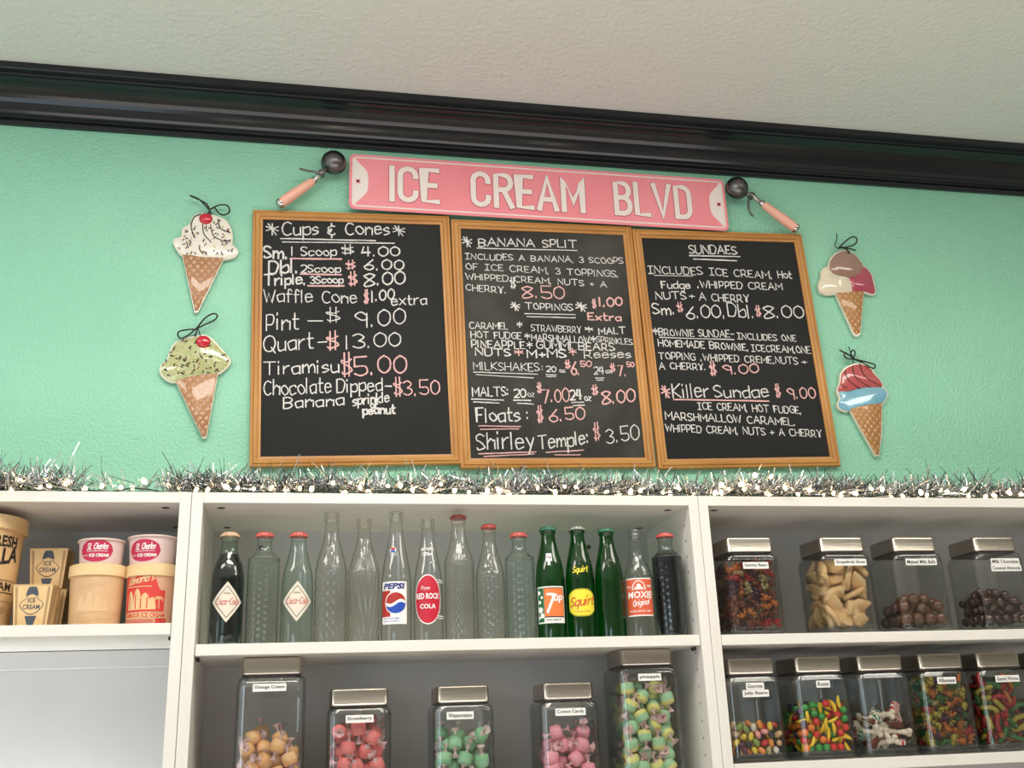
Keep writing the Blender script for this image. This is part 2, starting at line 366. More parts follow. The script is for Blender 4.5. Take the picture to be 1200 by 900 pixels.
# crown moulding: profile (distance from the wall, height above its bottom edge)
zb = T + .9405
prof = [(0, 0), (.009, 0), (.0115, .004), (.0115, .009), (.008, .012), (.016, .0145), (.016, .019), (.024, .0215)]
for k in range(9):
    a = math.radians(4 + k * 10.2); prof.append((.028 + .052 * (1 - math.cos(a)), .0225 + .054 * math.sin(a)))
prof += [(.084, .079), (.084, .083), (.089, .0855), (.104, .0865), (.1055, .089), (.1055, CEIL - zb), (0, CEIL - zb)]
b = MB(); b.loops([[(x, WY - d, zb + h) for d, h in prof] for x in (-3.05, 4.45)]); struct(b, 'trim_1', M_trim)

# ------------------------------------------------------------------ shelving units
TH = .021; D = .283; KICK = .08
def unit(x0, label, shelves, holes=True):
    u = empty('shelving_unit', (x0, 0, 0), (0, 0, 0), label, 'shelving', 'white shelving units along the wall')
    for x in (0.0005, 1 - TH):
        b = MB(); b.bbox((x, 0, 0), (x + TH - .0005, D, T), .0008); b.build('side_panel', M_white, u)
        h = MB(); xi = TH + .0003 if x < .5 else 1 - TH - .0003
        for col in (.035, .235):
            for k in range(52):
                z = T - .055 - k * .032; n = 8
                h.add([(xi, col + .0022 * math.cos(6.283 * i / n), z + .0026 * math.sin(6.283 * i / n)) for i in range(n)], [tuple(range(n))])
        if holes: tag(h.build('peg_holes', M_dark, u), kind='stuff')
    b = MB(); b.bbox((TH, .0005, T - .0205), (1 - TH, D, T - .0003), .0008); b.build('top_panel', M_whiteh, u)
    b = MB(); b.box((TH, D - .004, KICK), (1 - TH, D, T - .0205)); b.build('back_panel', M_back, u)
    b = MB(); b.box((TH, .02, 0), (1 - TH, .036, KICK)); b.build('plinth', M_white, u)
    for zt in shelves:
        b = MB(); b.bbox((TH + .0012, .003, T + zt - .0205), (1 - TH - .0012, D - .005, T + zt), .0008); b.build('shelf', M_whiteh, u)
    for xx in (TH + .03, 1 - TH - .03):
        for yy in (.045, .235):
            b = MB(); b.lathe([(.0075, -.0005), (.0075, 0)], 14); b.build('cam_cap', M_dark2, u, loc=(xx, yy, T - .0206))
    for xx, yy in ((.12, D - .0045), (.84, D - .0045)):
        b = MB(); b.ball((0, 0, 0), .005, 8, 5); b.build('back_screw', M_dark2, u, loc=(xx, yy, T - .055))
    for zt in shelves[:1]:
        for xx in (TH + .004, 1 - TH - .004):
            b = MB(); b.tube([(0, 0, 0), (0, .012, 0)], .004, 8); b.build('shelf_pin', M_dark2, u, loc=(xx, .03, T + zt - .0245))
    return u
unit(-1, 'white shelving unit with ice cream tubs and paper cups at left', [-.240, -1.0, -1.4, -1.75])
unit(0, 'white shelving unit holding the row of soda bottles in the middle', [-.2785, -.56, -.95, -1.3, -1.65])
unit(1, 'white shelving unit with two rows of candy jars at right', [-.2795, -.5205, -.80, -1.1, -1.5])
# ledge strip on the back of the left unit
ul = [o for o in C.objects if o.name == 'shelving_unit'][0]
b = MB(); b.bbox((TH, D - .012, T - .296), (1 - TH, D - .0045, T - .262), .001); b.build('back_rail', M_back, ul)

# ------------------------------------------------------------------ blackboards
BY = WY - .002      # back of the boards
def board(cx, cz, bw, bh, ang, label, slate, name='blackboard'):
    a = math.radians(ang)
    base = Vector((cx, BY, T + cz)) + Matrix.Rotation(-a, 3, 'Y') @ Vector((0, 0, -bh / 2))
    r = empty(name, base, (0, -a, 0), label, 'blackboard', 'framed menu blackboards on the wall')
    FW = .0235
    pf = [(0, 0), (0, -.013), (.0015, -.0155), (.005, -.016), (.0062, -.0145), (.0085, -.0175), (.014, -.018), (.0165, -.0165), (.0178, -.0135), (FW, -.0125), (FW, 0)]
    X = bw / 2
    def rail(p0, p1, sx0, sz0, sx1, sz1, m):
        b = MB(); b.loops([[(p0[0] + s * sx0, d, p0[1] + s * sz0) for s, d in pf], [(p1[0] + s * sx1, d, p1[1] + s * sz1) for s, d in pf]]); b.build('frame_rail', m, r)
    rail((-X, bh), (X, bh), 1, -1, -1, -1, M_oakh); rail((X, 0), (-X, 0), -1, 1, 1, 1, M_oakh)
    rail((-X, 0), (-X, bh), 1, 1, 1, -1, M_oakv); rail((X, bh), (X, 0), -1, -1, -1, 1, M_oakv)
    b = MB(); b.box((-X + FW - .002, -.009, FW - .002), (X - FW + .002, -.003, bh - FW + .002)); b.build('slate_panel', slate, r)
    return r, (cx, T + cz - 0, a, base)
def to_board(bd, u, v):
    """world point on the writing plane -> board coordinates (x, z)"""
    r, (cx, cz, a, base) = bd; p = at(u, v, BY - .0094) - base; q = Matrix.Rotation(a, 3, 'Y') @ p; return (q.x, q.z)
PX = .00202
def menu(bd, items):
    for it in items:
        mb = MB()
        if it[0] == 'L':      # underline: x0,y0,x1,y1,colour,thickness
            _, x0, y0, x1, y1, c, th = it; p0 = to_board(bd, x0, y0); p1 = to_board(bd, x1, y1); n = 7; nm = 'chalk_underline'
            pts = [(p0[0] + (p1[0] - p0[0]) * i / n, p0[1] + (p1[1] - p0[1]) * i / n + random.uniform(-.0004, .0004)) for i in range(n + 1)]
            ribbon(mb, pts, th * PX / 2, -.0094, lambda q: q, wob=.25)
        else:
            tx, x0, y0, x1, y1, h, c, th = it; p0 = to_board(bd, x0, y0); p1 = to_board(bd, x1, y1); nm = 'chalk_writing'
            handwrite(mb, tx, p0, p1, h * PX * 1.02, th * PX / 2 * .93, -.0094)
        tag(mb.build(nm, M_pinkchalk if c else M_chalk, bd[0]), 'pink chalk writing' if c else 'white chalk writing')
b1 = board(.3125, .443, .469, .628, 1.7, 'oak framed blackboard listing Cups & Cones prices, leftmost of the three', M_slate)
b2 = board(.779, .445, .463, .630, 1.1, 'middle oak framed blackboard with Banana Split and toppings, greyest with chalk dust', M_slate2)
b3 = board(1.248, .451, .467, .628, 1.7, 'oak framed blackboard headed Sundaes, rightmost of the three', M_slate)
W_, P_ = 0, 1
menu(b1, [
('#', 312, 275, 326, 275, 14, 0, 1.6), ('Cups & Cones', 331, 275.5, 456, 274.5, 16, 0, 1.8), ('#', 461, 276, 474, 276, 12, 0, 1.5),
('L', 329, 279.5, 440, 282, 0, 1.6), ('L', 331, 283.5, 462, 285, 0, 1.6),
('Sm.', 309.5, 302, 337, 303, 15, 0, 2.4), ('1 Scoop', 342, 300, 394, 300, 11, 0, 1.6), ('L', 340, 303, 400, 303.5, 1, 2), ('$', 401, 297, 414, 296.5, 10.5, 0, 1.4), ('4.00', 424, 300.5, 468, 300, 12, 0, 1.9),
('Dbl.', 315, 320, 349, 319.5, 15.5, 0, 2.4), ('2Scoop', 353, 319, 399, 319, 9.5, 0, 1.6), ('L', 352, 321, 400, 322, 1, 2), ('$', 406, 315, 416, 314, 9.5, 1, 1.5), ('6.00', 427, 316.5, 473, 315.5, 13, 0, 1.9),
('Triple.', 310, 334.5, 358, 333, 12.5, 0, 2.2), ('3Scoop', 364, 332.5, 402, 331.5, 8.5, 0, 1.7), ('L', 361, 335, 403, 335, 1, 2.2), ('$', 409, 334.5, 418, 333, 15, 1, 2), ('8.00', 428, 335, 474, 332, 15.5, 0, 2),
('Waffle Cone', 309, 354, 418, 355, 15, 0, 1.5), ('.', 427, 354, 429, 354, 8, 0, 1.6), ('$', 427.5, 354, 431.5, 353, 14, 1, 1.8), ('1.00', 436, 353.5, 462, 350, 13.5, 0, 1.9), ('extra', 459, 357.5, 500, 356.5, 12, 0, 1.6),
('Pint', 312, 387, 350, 385, 19, 0, 1.6), ('-', 361, 390, 378, 390, 26, 0, 1.6), ('$', 384, 376.5, 397, 375.5, 14, 0, 1.3), ('9.00', 417, 385, 475, 379.5, 20, 0, 1.7),
('Quart', 309, 412.5, 367, 408, 18, 0, 1.7), ('-', 373, 415, 383, 414, 26, 0, 1.7), ('$', 384, 409.5, 396, 408, 18, 1, 2), ('13.00', 406, 409, 469, 405, 16.5, 0, 1.6),
('Tiramisu', 309, 439.5, 397, 436, 15, 0, 1.7), ('$', 401, 439.5, 412, 438, 23, 1, 1.9), ('5.00', 416, 440, 476, 436, 21, 1, 2),
('Chocolate', 309, 463.5, 388, 460, 17, 0, 1.5), ('Dipped', 395, 460, 448, 457.5, 15, 0, 1.6), ('-', 451.5, 461, 459, 461, 17, 0, 1.8), ('$', 462, 462, 471, 461, 19, 1, 1.6), ('3.50', 473, 464, 515, 461, 17, 1, 1.7),
('Banana', 332, 479, 403, 475, 13, 0, 1.6), ('sprinkle', 414, 475, 456, 471, 11, 0, 1.8), ('or', 434.5, 478, 443, 478, 8, 0, 1.8), ('peanut', 425.5, 485.5, 463, 484, 9.5, 0, 2.2)])
menu(b2, [
('#', 542, 289.5, 553, 290, 13, 0, 1.5), ('BANANA SPLIT', 561, 288.5, 676, 290, 10, 0, 1.7), ('L', 559, 290.8, 676, 293.5, 0, 1.5),
('!NCLUDES A BANANA, 3 SCOOPS', 545.5, 303.7, 730, 309, 7.5, 0, 1.2), ('OF !CE CREAM, 3 TOPPINGS,', 546, 315.5, 725, 325, 8, 0, 1.2),
('WHIPPED CREAM, NUTS + A', 546, 327, 711, 336.5, 7.5, 0, 1.2), ('CHERRY.', 546, 340, 593, 344, 8, 0, 1.2), ('$', 598.5, 336.5, 604, 336.5, 12, 0, 1.4), ('8.50', 613, 349, 661, 349.5, 15.5, 1, 1.8),
('#', 599, 363.5, 609, 363.5, 10, 0, 1.5), ('TOPPINGS', 616, 362, 671, 364, 8, 0, 1.3), ('#', 675, 365, 688, 365, 12, 0, 1.6), ('L', 615, 367.5, 674, 368.8, 0, 1.3), ('L', 617.5, 371, 674, 372.5, 0, 1.3),
('$', 694.5, 360, 698.5, 359.5, 10, 1, 1.5), ('1.00', 703, 359, 729, 358, 11, 1, 2.2), ('Extra', 689.5, 375, 728, 376, 8.5, 1, 1.9),
('CARAMEL', 550.5, 385, 595, 386, 8, 0, 1.2), ('*', 606, 384, 612, 384, 7, 0, 1.2), ('STRAWBERRY', 623, 388, 681, 390, 8, 0, 1), ('*', 685.5, 388.5, 695, 389, 7, 0, 1.3), ('MALT', 702, 392, 733, 391, 8, 0, 1.5),
('HOT FUDGE', 552, 395.5, 611, 397.5, 8, 0, 1.2), ('*', 615, 397, 621, 397.5, 7, 0, 1.2), ('MARSHMALLOW', 623, 399, 691, 402, 8, 0, 1.2), ('*', 692.5, 401, 698.5, 401, 7, 0, 1.3), ('SPRINKLES', 700, 401, 741, 404, 7, 0, 1),
('PINEAPPLE', 553, 406.5, 615, 408.5, 8.5, 0, 1.5), ('*', 617.5, 408, 624, 408, 8, 0, 1.3), ('GUMMI BEARS', 629, 408.5, 720, 411, 9, 0, 1.5),
('NUTS', 557.5, 416.5, 598, 417, 8.5, 0, 1.7), ('*', 603, 417, 613, 417, 8, 1, 1.5), ('M+MS', 618, 419, 663, 419, 10, 0, 1.9), ('*', 667, 416, 676, 416, 9, 1, 1.5), ('Reeses', 685, 420, 739, 419, 10, 0, 1.3),
('MILKSHAKES', 555, 433, 632, 435, 9.5, 0, 1.1), (':', 635.5, 434, 637.5, 434, 7, 0, 1.1), ('L', 555, 436, 630, 438.5, 0, 1.1), ('L', 558, 439, 625, 443, 0, 1.1),
('20', 640.5, 435.8, 651.5, 435.8, 7, 0, 1.3), ('L', 640, 439, 652, 439.4, 0, 1.1), ('L', 640.5, 441.2, 651.5, 441.4, 0, 1.1), ('oz.', 656, 436.5, 663, 436.5, 5.5, 0, 1),
('$', 663, 431, 668, 430.5, 8, 1, 1.5), ('6.', 670, 439.5, 679, 439, 15, 1, 2), ('50', 680.5, 430, 693, 429.5, 7, 1, 1.5), ('24', 696.5, 439, 707.5, 438.5, 9, 0, 1.4), ('L', 698, 443, 708, 443, 0, 1.1), ('L', 699, 445.5, 707, 445.5, 0, 1.1),
('oz.', 710, 437.5, 718, 437, 5.5, 0, 1.1), ('$', 716, 435, 720.5, 434, 8, 1, 1.4), ('7.', 725, 441, 734, 440, 13, 1, 1.5), ('50', 735, 430, 743, 429.5, 6, 1, 1.5),
('MALTS:', 554, 464.5, 596, 464, 10.5, 0, 1.5), ('L', 552.5, 467.5, 590, 469, 0, 1.5), ('L', 555, 471, 585, 472.3, 0, 1.3), ('20', 603, 466, 616, 465.5, 9.5, 0, 1.8), ('L', 602, 469, 622, 469.3, 0, 1.5), ('L', 606.5, 472.5, 625, 473.5, 0, 1.3), ('oz', 619, 465, 626, 465, 7, 0, .8),
('$', 630, 460, 634.5, 459, 10, 1, 1.4), ('7.00', 637, 472, 667, 470.5, 16, 1, 1.5), ('24', 668.5, 468.5, 681.5, 468, 12, 0, 2.1), ('L', 670, 471.5, 684, 471.5, 0, 1.4), ('L', 671.5, 475.2, 685, 475, 0, 1.4), ('oz', 685.5, 469.5, 692.5, 469.5, 8, 0, 1.3),
('$', 694.5, 462.5, 700.5, 461.5, 10, 1, 1.6), ('8.00', 707, 474, 744, 469.5, 15, 1, 2),
('Floats', 559, 494.5, 609, 493.5, 15.5, 0, 1.8), (':', 618, 492, 620, 492, 12, 0, 1.6), ('L', 561, 499, 610, 500, 1, 1.3), ('L', 563, 503, 608, 502.5, 1, 1.2), ('$', 630.5, 494, 636, 492.5, 16, 1, 1.8), ('6.50', 644, 494, 685, 490.5, 14.5, 1, 1.7),
('Shirley', 559, 526.5, 626, 525, 19, 0, 1.8), ('Temple:', 631, 527, 690, 520, 16, 0, 1.8), ('L', 561, 532, 628, 529.5, 1, 1.4), ('L', 567, 535, 626, 532, 1, 1.3), ('L', 640, 530, 684, 527.5, 1, 1.4), ('L', 650, 533, 680, 533, 1, 1.1),
('$', 696.5, 514.5, 703, 513, 18, 1, 1.3), ('3.50', 711, 520, 749, 515, 17.5, 0, 1.5)])
menu(b3, [
('SUNDAES', 808.5, 297, 863.5, 298, 11, 0, 1.7), ('L', 808, 299.5, 867, 300.8, 0, 1.7), ('L', 813, 303.5, 863, 305.5, 0, 1.7),
('!NCLUDES', 760, 320.5, 823, 322, 10, 0, 1.4), ('L', 767, 322.8, 812, 323.5, 0, 1.1), ('!CE CREAM,', 832, 322.5, 905, 326.5, 9.5, 0, 1.4), ('Hot', 912, 325.5, 928, 326, 9.5, 0, 1.6),
('Fudge', 775.5, 337.5, 809, 338.5, 9.5, 0, 1.6), (',WHIPPED CREAM', 818, 337, 917, 340, 9, 0, 1.4), ('NUTS', 769, 350.5, 804, 350.5, 9, 0, 1.5), ('+', 808, 350, 814, 350, 8, 0, 1.3), ('A CHERRY', 820, 352, 878, 354, 9.5, 0, 1.4),
('Sm.', 765.5, 368, 791, 368.5, 13.5, 0, 1.9), ('$', 794.5, 365, 800, 364.5, 10, 1, 1.5), ('6.00,', 805, 373.5, 850, 371.5, 16, 0, 1.7), ('Dbl.', 854, 371, 884, 373, 17, 0, 1.6), ('$', 886.5, 369.5, 891.5, 369, 12, 1, 1.7), ('8.00', 897, 373, 942, 372.5, 16, 0, 1.8),
('*', 765, 391.5, 772, 391.5, 8, 0, 1.4), ('BROWNIE SUNDAE-', 772.5, 393, 860.5, 395.5, 8.5, 0, 1.3), ('L', 773, 395.3, 860, 398, 0, 1.2), ('!NCLUDES ONE', 864.5, 397.5, 933, 400, 8, 0, 1.3),
('HOMEMADE BROWNIE,', 772, 405.5, 877, 411, 8.5, 0, 1.4), ('!CECREAM,ONE', 881, 411.5, 950, 414, 8.5, 0, 1.3), ('TOPPING ,WHIPPED CREME,NUTS', 772, 420.5, 935, 427, 8.5, 0, 1.3), ('+', 940, 427, 946, 427, 7, 0, 1.3),
('A CHERRY.', 773, 432.5, 827, 433.5, 8, 0, 1.3), ('$', 833, 438.5, 839, 437, 14, 1, 1.9), ('9.00', 848.5, 438.5, 889, 437, 11.5, 1, 1.8),
('#', 775.5, 466, 786, 466, 15, 1, 1.7), ('Killer', 789, 466.5, 831, 465.5, 17, 0, 1.7), ('Sundae', 838, 466, 901, 465.5, 15, 0, 1.7), ('L', 789.5, 468, 901, 470, 1, 1.8), ('$', 910, 465, 914.5, 464, 13, 1, 1.5), ('9.00', 924, 467.5, 956, 466.5, 14, 1, 1.7),
('!CE CREAM, HOT FUDGE,', 818, 479.5, 939, 484.5, 8.5, 0, 1.3), ('MARSHMALLOW CARAMEL.', 780.5, 491.5, 932, 498.5, 9, 0, 1.4), ('WHIPPED CREAM, NUTS + A CHERRY', 780.5, 505.5, 963, 512, 8.5, 0, 1.3)])

# ------------------------------------------------------------------ pink street sign
def rrect(x0, z0, x1, z1, r, n=6):
    o = []
    for cx, cz, a0 in ((x1 - r, z1 - r, 0), (x0 + r, z1 - r, 90), (x0 + r, z0 + r, 180), (x1 - r, z0 + r, 270)):
        for k in range(n + 1): a = math.radians(a0 + 90 * k / n); o.append((cx + r * math.cos(a), cz + r * math.sin(a)))
    return o
SY = WY - .026
sc = at(630, 225, SY)
tl, tr_, br_, bl = [at(*p, SY) for p in ((410, 179.5), (850, 211.5), (852, 268), (408.5, 247))]
sx0 = (tl.x + bl.x) / 2; sx1 = (tr_.x + br_.x) / 2; sz0 = (br_.z + bl.z) / 2; sz1 = (tl.z + tr_.z) / 2
sw = sx1 - sx0; sh = sz1 - sz0; sxc = (sx0 + sx1) / 2
sign = empty('street_sign', (sxc, SY, sz0), (0, 0, 0), 'pink metal street sign reading ICE CREAM BLVD above the blackboards', 'sign')
b = MB(); b.prism(rrect(-sw / 2, 0, sw / 2, sh, .014), 0, .002); b.build('sign_plate', M_pink, sign)
b = MB(); o_ = rrect(-sw / 2 + .007, .007, sw / 2 - .007, sh - .007, .011); i_ = rrect(-sw / 2 + .0105, .0105, sw / 2 - .0105, sh - .0105, .008)
n = len(o_); b.add([(x, -.0008, z) for x, z in o_] + [(x, -.0008, z) for x, z in i_], [(i, (i + 1) % n, n + (i + 1) % n, n + i) for i in range(n)])
b.add([(x, 0, z) for x, z in o_] + [(x, -.0008, z) for x, z in o_], [(i, (i + 1) % n, n + (i + 1) % n, n + i) for i in range(n)]); b.build('border_line', M_pinkl, sign)
for s in (-1, 1):
    pts = []
    for k in range(15):
        t = -1 + 2 * k / 14; d = .034 * math.exp(-(t * 1.22) ** 4) + .0005
        pts.append((s * (sw / 2 - .0112 - d), sh / 2 + t * (sh / 2 - .014)))
    pts += [(s * (sw / 2 - .0108), sh - .013), (s * (sw / 2 - .0108), .013)]
    b = MB(); b.prism(pts, -.0009, 0); b.build('end_crescent', M_pinkl, sign)
    hx = s * (sw / 2 - .021); b = MB(); b.box((hx - .0055, -.0016, sh / 2 - .0055), (hx + .0055, -.0008, sh / 2 + .0055)); b.build('hole_edge', M_pink, sign)
    b = MB(); b.box((hx - .003, -.002, sh / 2 - .003), (hx + .003, -.0014, sh / 2 + .003)); b.build('mounting_hole', M_dark, sign)
SG = {'I': (0, '040c'), 'C': (4, '~4a4b3c1c0b0a|0a06|~0605141434353 6'), 'E': (4, '0044|'), }
def sgl(ch):
    """highway-style letters on a 4 x 10 grid"""
    def arc(cx, cz, rx, rz, a0, a1, n=6): return [(cx + rx * math.cos(math.radians(a0 + (a1 - a0) * k / n)), cz + rz * math.sin(math.radians(a0 + (a1 - a0) * k / n))) for k in range(n + 1)]
    return {
    'I': (.0, [[(0, 0), (0, 10)]]), 'L': (3.4, [[(0, 10), (0, 0), (3.4, 0)]]), 'E': (3.4, [[(3.4, 10), (0, 10), (0, 0), (3.4, 0)], [(0, 5.1), (2.9, 5.1)]]),
    'C': (4, [[(4, 7.6)] + arc(2, 7.9, 2, 2.1, 0, 180) + arc(2, 2.1, 2, 2.1, 180, 360) + [(4, 2.4)]]),
    'R': (4, [[(0, 0), (0, 10)] + arc(2.2, 7.6, 1.8, 2.4, 90, -90) + [(0, 5.2)], [(2, 5.2), (4.1, 0)]]),
    'A': (4.6, [[(0, 0), (2.3, 10), (4.6, 0)], [(.8, 3), (3.8, 3)]]), 'M': (5.2, [[(0, 0), (0, 10), (2.6, 2.6), (5.2, 10), (5.2, 0)]]),
    'B': (4, [[(0, 0), (0, 10)] + arc(2.1, 7.6, 1.8, 2.4, 90, -90) + [(0, 5.2)], [(0, 5.2)] + arc(2.2, 2.6, 1.9, 2.6, 90, -90) + [(0, 0)]]),
    'V': (4.6, [[(0, 10), (2.3, 0), (4.6, 10)]]), 'D': (4, [[(0, 0), (0, 10)] + arc(1.8, 7.6, 2.2, 2.4, 90, 0) + arc(1.8, 2.4, 2.2, 2.4, 0, -90) + [(0, 0)]])}[ch]
def signword(word, u0, v0, u1, v1, hpx):
    p0 = at(u0, v0, SY) - Vector((sxc, SY, sz0)); p1 = at(u1, v1, SY) - Vector((sxc, SY, sz0)); hw = .0068
    H = .100 - 2 * hw; zc = sh / 2 - .050 + hw
    gap = 2.15; tot = sum(sgl(c)[0] for c in word) + gap * (len(word) - 1); L = p1.x - p0.x - 2 * hw; k = L / tot; cur = p0.x + hw
    for c in word:
        wd, st = sgl(c); fr = MB()
        for j, q in enumerate(st):
            ribbon(fr, q, hw + .0016, -.0007 - .00002 * j, lambda a: (cur + a[0] * k, zc + a[1] * H / 10), mi=1, cap=1)
            ribbon(fr, q, hw, -.0016 - .00002 * j, lambda a: (cur + a[0] * k, zc + a[1] * H / 10), mi=0, cap=1)
        fr.build('letter', [M_pinkl, mat('letter_edge', (.52, .14, .16), .5)], sign)
        cur += (wd + gap) * k
signword('ICE', 456, 239, 515.5, 243, 46); signword('CREAM', 552, 246, 686.6, 252.7, 46); signword('BLVD', 720.6, 255.5, 812.7, 259, 45)

# ------------------------------------------------------------------ ice cream scoops
def scoop(ball, neck, h0, h1, lever, label):
    P = [at(*p, WY - .035) for p in (ball, neck, h0, h1)]; base = P[0].copy()
    r = empty('ice_cream_scoop', base, (0, 0, 0), label, 'scoop', 'pink handled scoops beside the sign'); q = [p - base for p in P]
    b = MB(); L = []
    for k in range(9):
        a = math.radians(k * 90 / 8); L.append([(.031 * math.sin(a + .02) * math.cos(6.2832 * i / 24), -.031 * math.cos(a) + .006, .031 * math.sin(a + .02) * math.sin(6.2832 * i / 24)) for i in range(24)])
    for k in range(8, -1, -1):
        a = math.radians(k * 90 / 8); L.append([(.029 * math.sin(a + .02) * math.cos(6.2832 * i / 24), -.029 * math.cos(a) + .006, .029 * math.sin(a + .02) * math.sin(6.2832 * i / 24)) for i in range(24)])
    b.loops([[tuple(x) for x in l] for l in L]); b.build('bowl', M_dkmetal, r, smooth=True)
    d = (q[2] - q[0]).normalized(); b = MB(); b.tube([q[0] + d * .028, q[1], q[2] + d * .006], [.0045, .0055, .007], 10); b.build('shank', M_chrome, r, smooth=True)
    b = MB(); b.tube([q[1] - Vector((0, .005, 0)), q[1] + Vector((0, .008, 0))], .009, 12); b.build('gear_housing', M_dkmetal, r, smooth=40)
    n = 8; b = MB(); hd = q[3] - q[2]; rad = [.0075, .0105, .0112, .0118, .0122, .0126, .0130, .0128, .0115]
    b.tube([q[2] + hd * (k / n) * .92 for k in range(n + 1)], rad, 14); b.build('handle', M_pinkh, r, smooth=40)
    b = MB(); b.tube([q[2] - hd * .04, q[2] + hd * .03], [.0088, .0095], 14); b.build('ferrule', M_chrome, r, smooth=40)
    b = MB(); b.tube([q[2] + hd * .915, q[2] + hd * .96, q[2] + hd * 1.0], [.0128, .0125, .009], 14); b.build('end_cap', M_chrome, r, smooth=40)
    lp = [at(*p, WY - .045) - base for p in lever]; b = MB(); b.tube(smooth_line([tuple(x) for x in lp], 4), .003, 6); b.build('thumb_lever', M_dkmetal, r, smooth=True)
scoop((391, 190), (377, 203), (368, 211.5), (325.5, 240.5), ((378, 205), (368, 201), (360, 200), (351, 197.5)), 'ice cream scoop with pink handle left of the pink sign')
scoop((864, 220), (881, 229.5), (893, 238.5), (935, 269.5), ((878, 229), (877, 240), (879, 249), (883, 253.5)), 'ice cream scoop with pink handle right of the pink sign')

# ------------------------------------------------------------------ ice cream cone plaques
M_waf = waffle('waffle_glaze', (.52, .27, .13), (.36, .17, .08)); M_waf2 = waffle('golden_waffle_glaze', (.58, .30, .12), (.40, .18, .06))
def plaque(org, sc_, label, parts, cone, cherry=None, sprink=0, sregion=None, stripes=(), bow=(), wafm=M_waf):
    yb_ = WY - .004
    def w2(p): q = at(org[0] + p[0] / sc_, org[1] + p[1] / sc_, yb_ - .008); return q
    tip = w2(cone[-1]); base = Vector((tip.x, yb_, tip.z))
    r = empty('ice_cream_plaque', base, (0, 0, 0), label, 'wall ornament', 'ceramic ice cream cone plaques'); F = lambda p: ((w2(p) - base).x, (w2(p) - base).z)
    allp = []; edge = MB()
    for j, (nm, poly, m) in enumerate([('waffle_cone', cone, wafm)] + parts):
        pl = [F(p) for p in poly]
        pl = smooth_line(pl, 4, True) if j else pl
        cx = sum(p[0] for p in pl) / len(pl); cz = sum(p[1] for p in pl) / len(pl)
        out = []
        for x, z in pl:
            l = math.hypot(x - cx, z - cz) or 1; out.append((x + (x - cx) / l * .0035, z + (z - cz) / l * .0035))
        edge.prism(out, -.0085 - .0002 * j, 0)
        b = MB(); f0 = -.0095 - .0006 * j
        inn = [(cx + (x - cx) * .93, cz + (z - cz) * .93) for x, z in pl]
        sgn = sum(pl[i][0] * pl[(i + 1) % len(pl)][1] - pl[(i + 1) % len(pl)][0] * pl[i][1] for i in range(len(pl)))
        if sgn < 0: pl = pl[::-1]; inn = inn[::-1]
        b.loops([[(x, -.006, z) for x, z in pl], [(x, f0, z) for x, z in pl], [(x, f0 - .0018, z) for x, z in inn]]); b.build(nm, m, r, smooth=50)
        allp.append(pl)
    edge.build('cream_edge', M_cream, r)
    zt = -.0135
    if cherry:
        c = F(cherry[0]); b = MB(); b.ball((c[0], zt + .001, c[1]), cherry[1], 14, 9, sc=(1, .4, .92)); b.build('cherry', mat('cherry_glaze', (.55, .01, .03), .15, coat=.8), r, smooth=True)
    if sprink:
        b = MB(); mset = [M_black, mat('brown_sprinkle', (.25, .10, .05), .4), mat('pale_sprinkle', (.75, .6, .25), .4)]; x0, z0, x1, z1 = sregion
        for k in range(sprink):
            p = (random.uniform(x0, x1), random.uniform(z0, z1)); c = F(p)
            # keep only those inside the scoop outline
            ins = False
            for pl in allp[1:]:
                n = len(pl)
                for i in range(n):
                    a, d = pl[i], pl[(i + 1) % n]
                    if (a[1] > c[1]) != (d[1] > c[1]) and c[0] < (d[0] - a[0]) * (c[1] - a[1]) / (d[1] - a[1]) + a[0]: ins = not ins
            if not ins: continue
            a = random.uniform(0, 3.14); l = random.uniform(.0022, .0038); dx, dz = l * math.cos(a), l * math.sin(a)
            b.tube([(c[0] - dx, zt + .0005, c[1] - dz), (c[0] + dx, zt + .0005, c[1] + dz)], .0012, 5, mi=random.choice((0, 0, 0, 1, 2)))
        tag(b.build('sprinkles', mset, r), kind='stuff')
    for st in stripes:
        b = MB(); ln = smooth_line([F(p) for p in st], 5); b.tube([(x, zt + .0008, z) for x, z in ln], .0012, 5); b.build('drizzle_line', M_black, r)
    b = MB()
    for st in bow[:-1] if len(bow) > 1 else bow:
        ln = smooth_line([tuple(w2(p) - base) for p in st], 6); b.tube([(x, y - .004 - .004 * math.sin(3.14 * i / len(ln)), z) for i, (x, y, z) in enumerate(ln)], .0019, 5)
    b.build('ribbon_bow', M_black, r, smooth=True)
    st = bow[-1]; b = MB(); ln = smooth_line([tuple(w2(p) - base) for p in st], 6); b.tube([(x, y - .004, z) for i, (x, y, z) in enumerate(ln)], .0013, 5); b.build('ribbon_tail', M_black, r, smooth=True)
wg = mat('white_glaze', (.84, .79, .70), .15, coat=.8)
